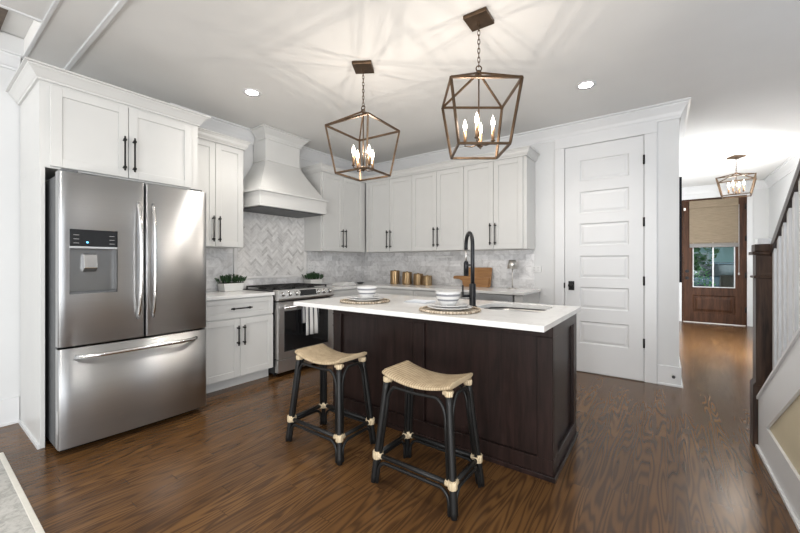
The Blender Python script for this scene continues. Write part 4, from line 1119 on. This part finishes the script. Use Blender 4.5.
# ------------------------------------------------------------------ things on the back counters
can_h = [0.205, 0.188, 0.165, 0.140]; can_x = [0.747, 0.962, 1.150, 1.297]
can_l = ['tallest gold canister nearest the corner on the back counter', 'second tallest gold canister, next to the tallest', 'third gold canister, beside the shortest one', 'shortest gold canister nearest the cutting boards']
for h, x, lb in zip(can_h, can_x, can_l):
    r = 0.062+0.09*(h-0.14)
    loc = (x, -0.17, CH); c = thing('canister', lb, 'canister', loc, None)
    m = MB(); n = 36; vs = []; 
    for z in (0, 0.004, h*0.86, h*0.87):
        for k in range(n):
            a = 2*PI*k/n; rr = (r if 0 < z < h*0.865 else r*0.97)*(1+0.02*math.cos(k*PI)); vs.append((x+rr*math.cos(a), -0.17+rr*math.sin(a), CH+z))
    m.add(vs, [(i*n+k, i*n+(k+1) % n, (i+1)*n+(k+1) % n, (i+1)*n+k) for i in range(3) for k in range(n)]+[tuple(range(n)), tuple(3*n+k for k in range(n))])
    obj('jar', m, M['gold'], c)
    m = MB(); m.lathe([(r*0.98, h*0.872), (r*1.0, h*0.88), (r*1.0, h*0.93), (r*0.9, h*0.945), (0.012, h*0.95), (0.014, h*0.985), (0.008, h), (0.001, h)], (x, -0.17, CH), 28); obj('lid', m, M['gold'], c)
# cutting boards
b1 = thing('cutting_board', 'rectangular brown cutting board leaning on the backsplash', 'cutting board', (1.98, -0.06, CH))
m = MB(); lean = lambda u, z, o: (u, -0.085+0.06*(z/0.25)-o, CH+z)
def board_mb(poly, th, shift):
    mb = MB(); n = len(poly)
    A = [lean(p[0], p[1], shift) for p in poly]; B = [lean(p[0], p[1], shift+th) for p in poly]
    mb.add(A+B, [tuple(range(n))[::-1], tuple(range(n, 2*n))]+[(k, (k+1) % n, n+(k+1) % n, n+k) for k in range(n)]); return mb
rr_ = rrect(1.795, 2.165, 0.001, 0.245, 0.02)
obj('board', board_mb(rr_, 0.018, 0.0), M['board'], b1, 0.003)
obj('inlay_strip', board_mb([(1.80, 0.118), (2.16, 0.118), (2.16, 0.128), (1.80, 0.128)], 0.0015, 0.018), M['board2'], b1)
b2 = thing('cutting_board', 'paddle cutting board with a handle, in front of the rectangular board', 'cutting board', (1.92, -0.09, CH))
pad = [(2.145, 0.001), (2.145, 0.118), (1.86, 0.118), (1.80, 0.135), (1.70, 0.137), (1.655, 0.130), (1.65, 0.108), (1.66, 0.096), (1.74, 0.094), (1.785, 0.07), (1.80, 0.001)]
obj('paddle', board_mb(pad, 0.018, 0.021), M['board'], b2, 0.003)
# cordless lamp
tl = thing('table_lamp', 'small silver cordless table lamp on the back counter end', 'lamp', (2.455, -0.15, CH))
obj('base', MB().lathe([(0.055, 0), (0.055, 0.008), (0.05, 0.011), (0.006, 0.014)], (2.455, -0.15, CH), 28), M['chrome'], tl)
obj('stem', MB().tube([(2.455, -0.15, CH+0.012), (2.455, -0.15, CH+0.27)], 0.006, 10), M['chrome'], tl)
m = MB(); m.lathe([(0.058, 0.235), (0.060, 0.235), (0.040, 0.335), (0.002, 0.338)], (2.455, -0.15, CH), 28); obj('lamp_shade', m, M['chrome'], tl)
# wire towel holder under the middle cabinet
ph = thing('towel_holder', 'white wire towel holder hung under the middle back wall cabinet', 'towel holder', (1.56, -0.2, ZB))
m = MB(); m.tube([(1.405, -0.2, ZB-0.001), (1.405, -0.2, ZB-0.072), (1.415, -0.2, ZB-0.078), (1.70, -0.2, ZB-0.078)], 0.006, 8); m.disc((1.405, -0.2, ZB-0.006), 0.022, 'z', 0.005, 14); m.disc((1.70, -0.2, ZB-0.078), 0.010, 'x', 0.012, 12); obj('wire', m, M['plate'], ph)
# outlets
def outlet(label, T, u, z, w=0.075, n=1, hh=0.058):
    o = thing('wall_outlet', label, 'outlet', T(u, 0.010, z))
    m = MB(); tbox(m, T, u-w/2, u+w/2, 0.0002 if u > 2.66 else 0.0105, 0.016, z-hh, z+hh); obj('cover_plate', m, M['plate'], o, 0.002)
    m = MB()
    for k in range(n):
        uu = u+(k-(n-1)/2)*0.046
        for dz in (-0.022, 0.022): tbox(m, T, uu-0.014, uu+0.014, 0.016, 0.0175, z+dz*hh/0.058-0.013*hh/0.058, z+dz*hh/0.058+0.013*hh/0.058)
    ro = obj('receptacle', m, M['plate'], o)
    m = MB()
    for k in range(n):
        uu = u+(k-(n-1)/2)*0.046
        for dz in (-0.022, 0.022):
            for du in (-0.005, 0.005): tbox(m, T, uu+du-0.0012, uu+du+0.0012, 0.0175, 0.0179, z+dz*hh/0.058-0.004, z+dz*hh/0.058+0.004)
    obj('slots', m, M['darkslot'], ro)
    return o
outlet('white double wall outlet at the backsplash end by the table lamp', TBk, 2.690, 1.115, 0.115, 2, 0.036)
outlet('white wall outlet in the backsplash corner under the cabinets', TBk, 0.24, 1.13)
outlet('white wall outlet beside the refrigerator above the counter', TA, -2.62, 1.10)
outlet('white wall outlet above the planter past the range', TA, -1.10, 1.13, 0.12, 2)
# planters
def planter(loc, label, sx=0.075, sy=0.115, seed=1):
    rnd = random.Random(seed)
    p = thing('potted_plant', label, 'plant', loc); X, Y, Z = loc
    m = MB(); a = [(X-sx*0.85, Y-sy*0.85), (X+sx*0.85, Y-sy*0.85), (X+sx*0.85, Y+sy*0.85), (X-sx*0.85, Y+sy*0.85)]; b = [(X-sx, Y-sy), (X+sx, Y-sy), (X+sx, Y+sy), (X-sx, Y+sy)]
    m.frustum([(*q, Z) for q in a], [(*q, Z+0.085) for q in b]); obj('pot', m, M['pot'], p, 0.006)
    obj('soil', MB().box(X-sx*0.9, X+sx*0.9, Y-sy*0.9, Y+sy*0.9, Z+0.0855, Z+0.089), M['soil'], p)
    m = MB()
    for r in range(84):
        cx_, cy_ = X+rnd.uniform(-1, 1)*sx*0.95, Y+rnd.uniform(-1, 1)*sy*0.98
        hh = rnd.uniform(0.045, 0.10)*(1-0.35*max(abs(cx_-X)/sx, abs(cy_-Y)/sy)); lean_ = Vector(((cx_-X)*0.25, (cy_-Y)*0.25, 0))
        tip = Vector((cx_, cy_, Z+0.088+hh))+lean_
        m.tube([(cx_, cy_, Z+0.088), tip], 0.002, 5)
        for k in range(16):
            t = 0.3+0.7*k/15; a = k*2.4+rnd.random(); base = Vector((cx_, cy_, Z+0.088)).lerp(tip, t)
            d = Vector((math.cos(a), math.sin(a), 0.5+0.6*t)).normalized(); L_ = rnd.uniform(0.012, 0.022)
            s_ = d.cross(Vector((0, 0, 1))).normalized()*0.0052; n_ = s_.cross(d).normalized()*0.002
            md = base+d*L_*0.5
            m.add([base, md+s_+n_, base+d*L_, md-s_+n_, md-n_], [(0,1,2), (0,2,3), (0,4,1), (1,4,2), (2,4,3), (3,4,0)])
    obj('foliage', m, M['leafa'], p, recalc=False)
planter((0.135, -2.29, CH), 'green succulent in a white box planter beside the refrigerator', seed=3)
planter((0.125, -1.155, CH), 'green succulent in a white box planter past the range', 0.07, 0.10, seed=8)
# open book and dish near the corner
ob = thing('open_book', 'white open book on the counter near the corner', 'book', (0.40, -0.86, CH))
m = MB()
cprof = [(-0.13, 0.004), (-0.09, 0.032), (-0.04, 0.036), (0.0, 0.012), (0.04, 0.040), (0.09, 0.044), (0.13, 0.014)]
pts = [(p[0], p[1]) for p in cprof]+[(0.13, 0.001), (-0.13, 0.001)]
m.prism(pts, lambda p, t: (0.40+t, -0.86+p[0], CH+p[1]), -0.10, 0.10); obj('pages', m, M['paper'], ob)
obj('cover', MB().box(0.295, 0.505, -0.995, -0.725, CH, CH+0.0012), M['slate'], ob)
dd = MB().lathe([(0.001, 0), (0.03, 0), (0.055, 0.018), (0.053, 0.020), (0.03, 0.005), (0.001, 0.004)], (0, 0, 0), 24)
single('small_dish', dd, M['slate'], 'small dark dish in the counter corner', 'dish', (0.30, -0.42, CH))

# ------------------------------------------------------------------ rug
rgm = thing('area_rug', 'pale grey faded area rug at the living room edge', 'rug', (1.9, -5.2, 0))
obj('pile', MB().box(0.60, 3.2, -6.4, -4.012, 0.0005, 0.010), M['rug'], rgm)
m = MB(); m.box(0.575, 3.225, -4.012, -3.988, 0.0005, 0.012); m.box(0.575, 0.60, -6.4, -4.012, 0.0005, 0.012); m.box(3.2, 3.225, -6.4, -4.012, 0.0005, 0.012)
obj('bound_edge', m, M['rugedge'], rgm, 0.003)

# ------------------------------------------------------------------ staircase
SXL = 4.374
sl = 0.64; yN = -1.085
stc = thing('staircase', 'staircase with white panelled side, white balusters and dark handrail', 'staircase', (4.9, -1.1, 0))
zs0 = lambda y: 0.285+sl*(-1.10-y)            # upper edge of the side skirt
yEnd = -3.05
# steps
nst = 7; run = 0.27; rise = run*sl+0.0
y = -1.14
for k in range(nst):
    ya_, yb_ = y-run*k, y-run*(k+1)
    zt2 = 0.175+rise*k
    m = MB(); m.box(SXL+0.116, XR-0.002, yb_, ya_, max(0, zt2-rise-0.02) if k else 0, zt2-0.03); obj('riser', m, M['trim'], stc)
    m = MB(); m.box(SXL+0.116, XR-0.002, yb_-0.0, ya_+0.025, zt2-0.03, zt2); obj('tread', m, M['handrail'], stc, 0.005)
# side wall under the flight: beige field with white frame
yf = -1.115
m = MB(); m.prism([(yf, 0), (yEnd, 0), (yEnd, zs0(yEnd)-0.02), (yf, zs0(yf)-0.02)], lambda p, t: (t, p[0], p[1]), SXL+0.014, SXL+0.045); fo = obj('side_panel', m, M['beige'], stc); fo['label'] = 'beige recessed side panel'
wd = 0.20
def skirt_frame():
    m = MB(); f = lambda p, t: (t, p[0], p[1])
    hb = 0.205
    bw = wd/math.cos(math.atan(sl)); yk = -1.10+(0.285-bw-hb)/sl
    m.prism([(yf, 0), (yf, zs0(yf)), (yk, zs0(yk)), (yk, hb), (yk, 0)], f, SXL, SXL+0.0135)
    m.prism([(yk, hb), (yk, zs0(yk)), (yEnd, zs0(yEnd)), (yEnd, zs0(yEnd)-bw)], f, SXL, SXL+0.0135)
    m.prism([(yk, 0), (yk, hb), (yEnd, hb), (yEnd, 0)], f, SXL, SXL+0.0135)
    return m
obj('skirt_board', skirt_frame(), M['trim'], stc)
m = MB(); m.box(SXL-0.014, SXL, yEnd, yf, 0, 0.022); obj('shoe_moulding', m, M['trim'], stc, 0.003)
m = MB(); c_ = math.cos(math.atan(sl))
m.prism([(yf+0.0, zs0(yf)), (yEnd, zs0(yEnd)), (yEnd, zs0(yEnd)+0.022), (yf+0.0, zs0(yf)+0.022)], lambda p, t: (t, p[0], p[1]), SXL-0.010, SXL+0.115); obj('skirt_cap', m, M['trim'], stc, 0.003)
# newel
nx0, nx1, ny0, ny1 = 4.362, 4.468, -1.140, -1.040
nw = MB()
nw.box(nx0-0.012, nx1+0.012, ny0-0.0, ny1+0.012, 0.0, 0.40); nw.box(nx0, nx1, ny0, ny1, 0.415, 1.235)
nw.frustum([(nx0-0.012, ny0, 0.40), (nx1+0.012, ny0, 0.40), (nx1+0.012, ny1+0.012, 0.40), (nx0-0.012, ny1+0.012, 0.40)], [(nx0, ny0, 0.42), (nx1, ny0, 0.42), (nx1, ny1, 0.42), (nx0, ny1, 0.42)])
nwo = obj('newel_post', nw, M['newel'], stc, 0.003)
obj('newel_band', MB().box(nx0-0.012, nx1+0.012, ny0-0.012, ny1+0.012, 1.085, 1.10), M['newel'], nwo, 0.004)
cp_ = MB(); cp_.box(nx0-0.018, nx1+0.018, ny0-0.018, ny1+0.018, 1.235, 1.255); cp_.box(nx0-0.006, nx1+0.006, ny0-0.006, ny1+0.006, 1.255, 1.302)
obj('newel_cap', cp_, M['newel'], nwo, 0.004)
# handrail
zr = lambda y: 1.290+0.662*(-1.14-y)
hr = MB(); xr = SXL+0.078
prof = [(-0.03, -0.065), (0.03, -0.065), (0.032, -0.03), (0.03, -0.01), (0.018, 0.0), (-0.018, 0.0), (-0.03, -0.01), (-0.032, -0.03)]
hr.prism(prof, lambda p, t: (xr+p[0], t, zr(t)+p[1]), -1.135, yEnd); obj('handrail', hr, M['handrail'], stc)
yb = -1.19
while yb > -3.0:
    m = MB(); w = 0.02
    b0 = [(xr-w, yb-w, zs0(yb-w)+0.02), (xr+w, yb-w, zs0(yb-w)+0.02), (xr+w, yb+w, zs0(yb+w)+0.02), (xr-w, yb+w, zs0(yb+w)+0.02)]
    t0 = [(xr-w, yb-w, zr(yb-w)-0.064), (xr+w, yb-w, zr(yb-w)-0.064), (xr+w, yb+w, zr(yb+w)-0.064), (xr-w, yb+w, zr(yb+w)-0.064)]
    m.frustum(b0, t0); obj('baluster', m, M['trim'], stc); yb -= 0.105
# white half wall in the hall behind the stairs
hwm = MB(); hwm.box(4.56, XR, 0.0, 0.11, 0, 1.345); hwm.box(4.545, XR, -0.015, 0.125, 1.345, 1.395)
struct('wall_half', hwm, M['trim'], 'white half wall behind the dark newel post', 'half wall', 0.003)

# ------------------------------------------------------------------ pictures in the hall
fr1 = thing('picture_frame', 'dark framed picture edge-on on the hall wall past the pantry corner', 'picture', (XW, 0.7, 1.5))
m = MB(); a, b, c, d = 0.30, 1.10, 0.985, 2.06
for (p, q, r_, s_) in ((a, a+0.04, c, d), (b-0.04, b, c, d), (a+0.04, b-0.04, c, c+0.04), (a+0.04, b-0.04, d-0.04, d)): m.box(XW+0.002, XW+0.030, p, q, r_, s_)
obj('frame', m, M['navy'], fr1); obj('print', MB().box(XW+0.002, XW+0.015, a+0.04, b-0.04, c+0.04, d-0.04), M['mirrorart'], fr1)
cv = thing('wall_art', 'pale grey abstract canvas on the stair wall above the handrail', 'artwork', (XR, 3.4, 1.8))
obj('canvas', MB().box(XR-0.035, XR-0.002, 2.95, 3.88, 1.40, 2.22), M['art'], cv)

# ------------------------------------------------------------------ outdoors beyond the front door
struct('porch_floor', MB().box(2.5, 7.5, YD+0.15, YD+2.2, -0.16, -0.06), M['porch'], 'concrete porch outside the front door', 'porch')
struct('ground', MB().box(-30, 30, YD+2.2, 45, -0.6, -0.5), M['grass'], 'green lawn outside the front door', 'lawn')
struct('driveway', MB().box(-30, 30, 16, 21.0, -0.499, -0.48), M['asphalt'], 'grey street outside the front door', 'street')
def view_x(px, y):      # where a line of sight from the doorway meets depth y
    k = (px-400)/360.1; c_, s_ = math.cos(math.radians(36.04)), math.sin(math.radians(36.04))
    dx, dy = -s_+c_*k, c_+s_*k
    return 3.876+dx*(y+4.346)/dy
hs_ = thing('neighbour_house', 'pale teal house across the street seen through the door glass', 'house', (6.4, 28, -0.5))
obj('wall', MB().box(3.5, 13.0, 27, 33, -0.5, 2.4), M['siding'], hs_)
m = MB(); m.prism([(26.4, 2.4), (33.6, 2.4), (30, 4.6)], lambda p, t: (t, p[0], p[1]), 3.0, 13.5); obj('roof', m, M['roof'], hs_)
for wx in (5.0, 7.6, 10.0):
    m = MB(); 
    for (a, b, c, d) in ((wx, wx+0.12, 0.5, 1.9), (wx+1.28, wx+1.4, 0.5, 1.9), (wx+0.12, wx+1.28, 0.5, 0.62), (wx+0.12, wx+1.28, 1.78, 1.9)): m.box(a, b, 26.92, 27, c, d)
    wo = obj('window', m, M['trim'], hs_); obj('pane', MB().box(wx+0.12, wx+1.28, 26.95, 27, 0.62, 1.78), M['carglass'], wo)
def car(X, Y, Z, label):
    c = thing('car', label, 'car', (X, Y, Z)); f = lambda p, t: (X+p[0], Y+t, Z+p[1])
    m = MB(); m.prism([(-2.2, 0.35), (2.2, 0.35), (2.25, 0.75), (2.1, 0.98), (1.2, 1.05), (-2.15, 1.08), (-2.25, 0.7)], f, -0.88, 0.88); obj('body', m, M['carpaint'], c, 0.06, 3)
    m = MB(); m.prism([(-2.0, 1.06), (1.15, 1.04), (0.45, 1.62), (-1.6, 1.66)], f, -0.80, 0.80); obj('cabin', m, M['carglass'], c, 0.05, 3)
    m = MB(); m.prism([(-1.62, 1.62), (0.5, 1.58), (0.4, 1.70), (-1.5, 1.73)], f, -0.78, 0.78); obj('roof', m, M['carpaint'], c, 0.03, 2)
    for sx in (-1.4, 1.4):
        for sy in (-0.9, 0.72):
            m = MB(); m.disc((X+sx, Y+sy, Z+0.34), 0.34, 'y', 0.18, 24); w_ = obj('wheel', m, M['rubber'], c, 0.02)
            obj('hubcap', MB().disc((X+sx, Y+sy-(0.004 if sy < 0 else -0.18), Z+0.34), 0.2, 'y', 0.004, 16), M['chrome'], w_)
    return c
car(view_x(733, 18.3)+0.3, 18.3, -0.48, 'dark teal car parked outside beyond the front door')
def bush(X, Y, Z, r, h, mat, label, seed, trunk=0):
    rnd = random.Random(seed); b = thing('tree' if trunk else 'bush', label, 'tree' if trunk else 'bush', (X, Y, Z)); m = MB()
    for k in range(420 if not trunk else 900):
        a = rnd.random()*2*PI; u = rnd.random()**0.5; zz = rnd.random()
        rr = r*u*math.sqrt(max(0.05, 1-(2*zz-1)**2)); c = Vector((X+rr*math.cos(a), Y+rr*math.sin(a), Z+trunk+0.05*h+zz*h))
        L_ = r*rnd.uniform(0.12, 0.26); d = Vector((rnd.uniform(-1, 1), rnd.uniform(-1, 1), rnd.uniform(-0.3, 1))).normalized(); s_ = d.cross(Vector((0.3, 0.2, 1))).normalized()*L_*0.4
        m.add([c, c+d*L_*0.5+s_, c+d*L_, c+d*L_*0.5-s_], [(0,1,2,3)])
    obj('foliage', m, mat, b, recalc=False)
    m = MB(); m.tube([(X, Y, Z), (X, Y, Z+trunk+h*0.4)], [0.04+trunk*0.05, 0.02+trunk*0.03], 8); obj('stem', m, M['bark'], b)
bush(view_x(702, 7.6), 7.6, -0.5, 0.26, 1.5, M['leafb'], 'bright green bush just outside the door glass', 4)
bush(view_x(692, 8.4), 8.4, -0.5, 0.26, 1.75, M['leafc'], 'darker bush at the edge of the door glass', 5)
bush(view_x(686, 14.0), 14.0, -0.5, 1.15, 3.2, M['leafc'], 'leafy tree seen high in the door glass', 6, 1.1)
chp = thing('porch_chair', 'brown wicker chair on the porch outside the door glass', 'chair', (view_x(728, 6.5), 6.5, -0.06))
X_ = view_x(728, 6.5)
obj('seat', MB().box(X_-0.16, X_+0.16, 6.3, 6.7, 0.28, 0.42), M['brownbox'], chp, 0.02)
obj('backrest', MB().box(X_-0.16, X_+0.16, 6.28, 6.34, 0.42, 0.92), M['brownbox'], chp, 0.03)
for sx in (-0.14, 0.14):
    for sy in (6.33, 6.67): obj('leg', MB().box(X_+sx-0.02, X_+sx+0.02, sy-0.02, sy+0.02, -0.06, 0.28), M['brownbox'], chp)
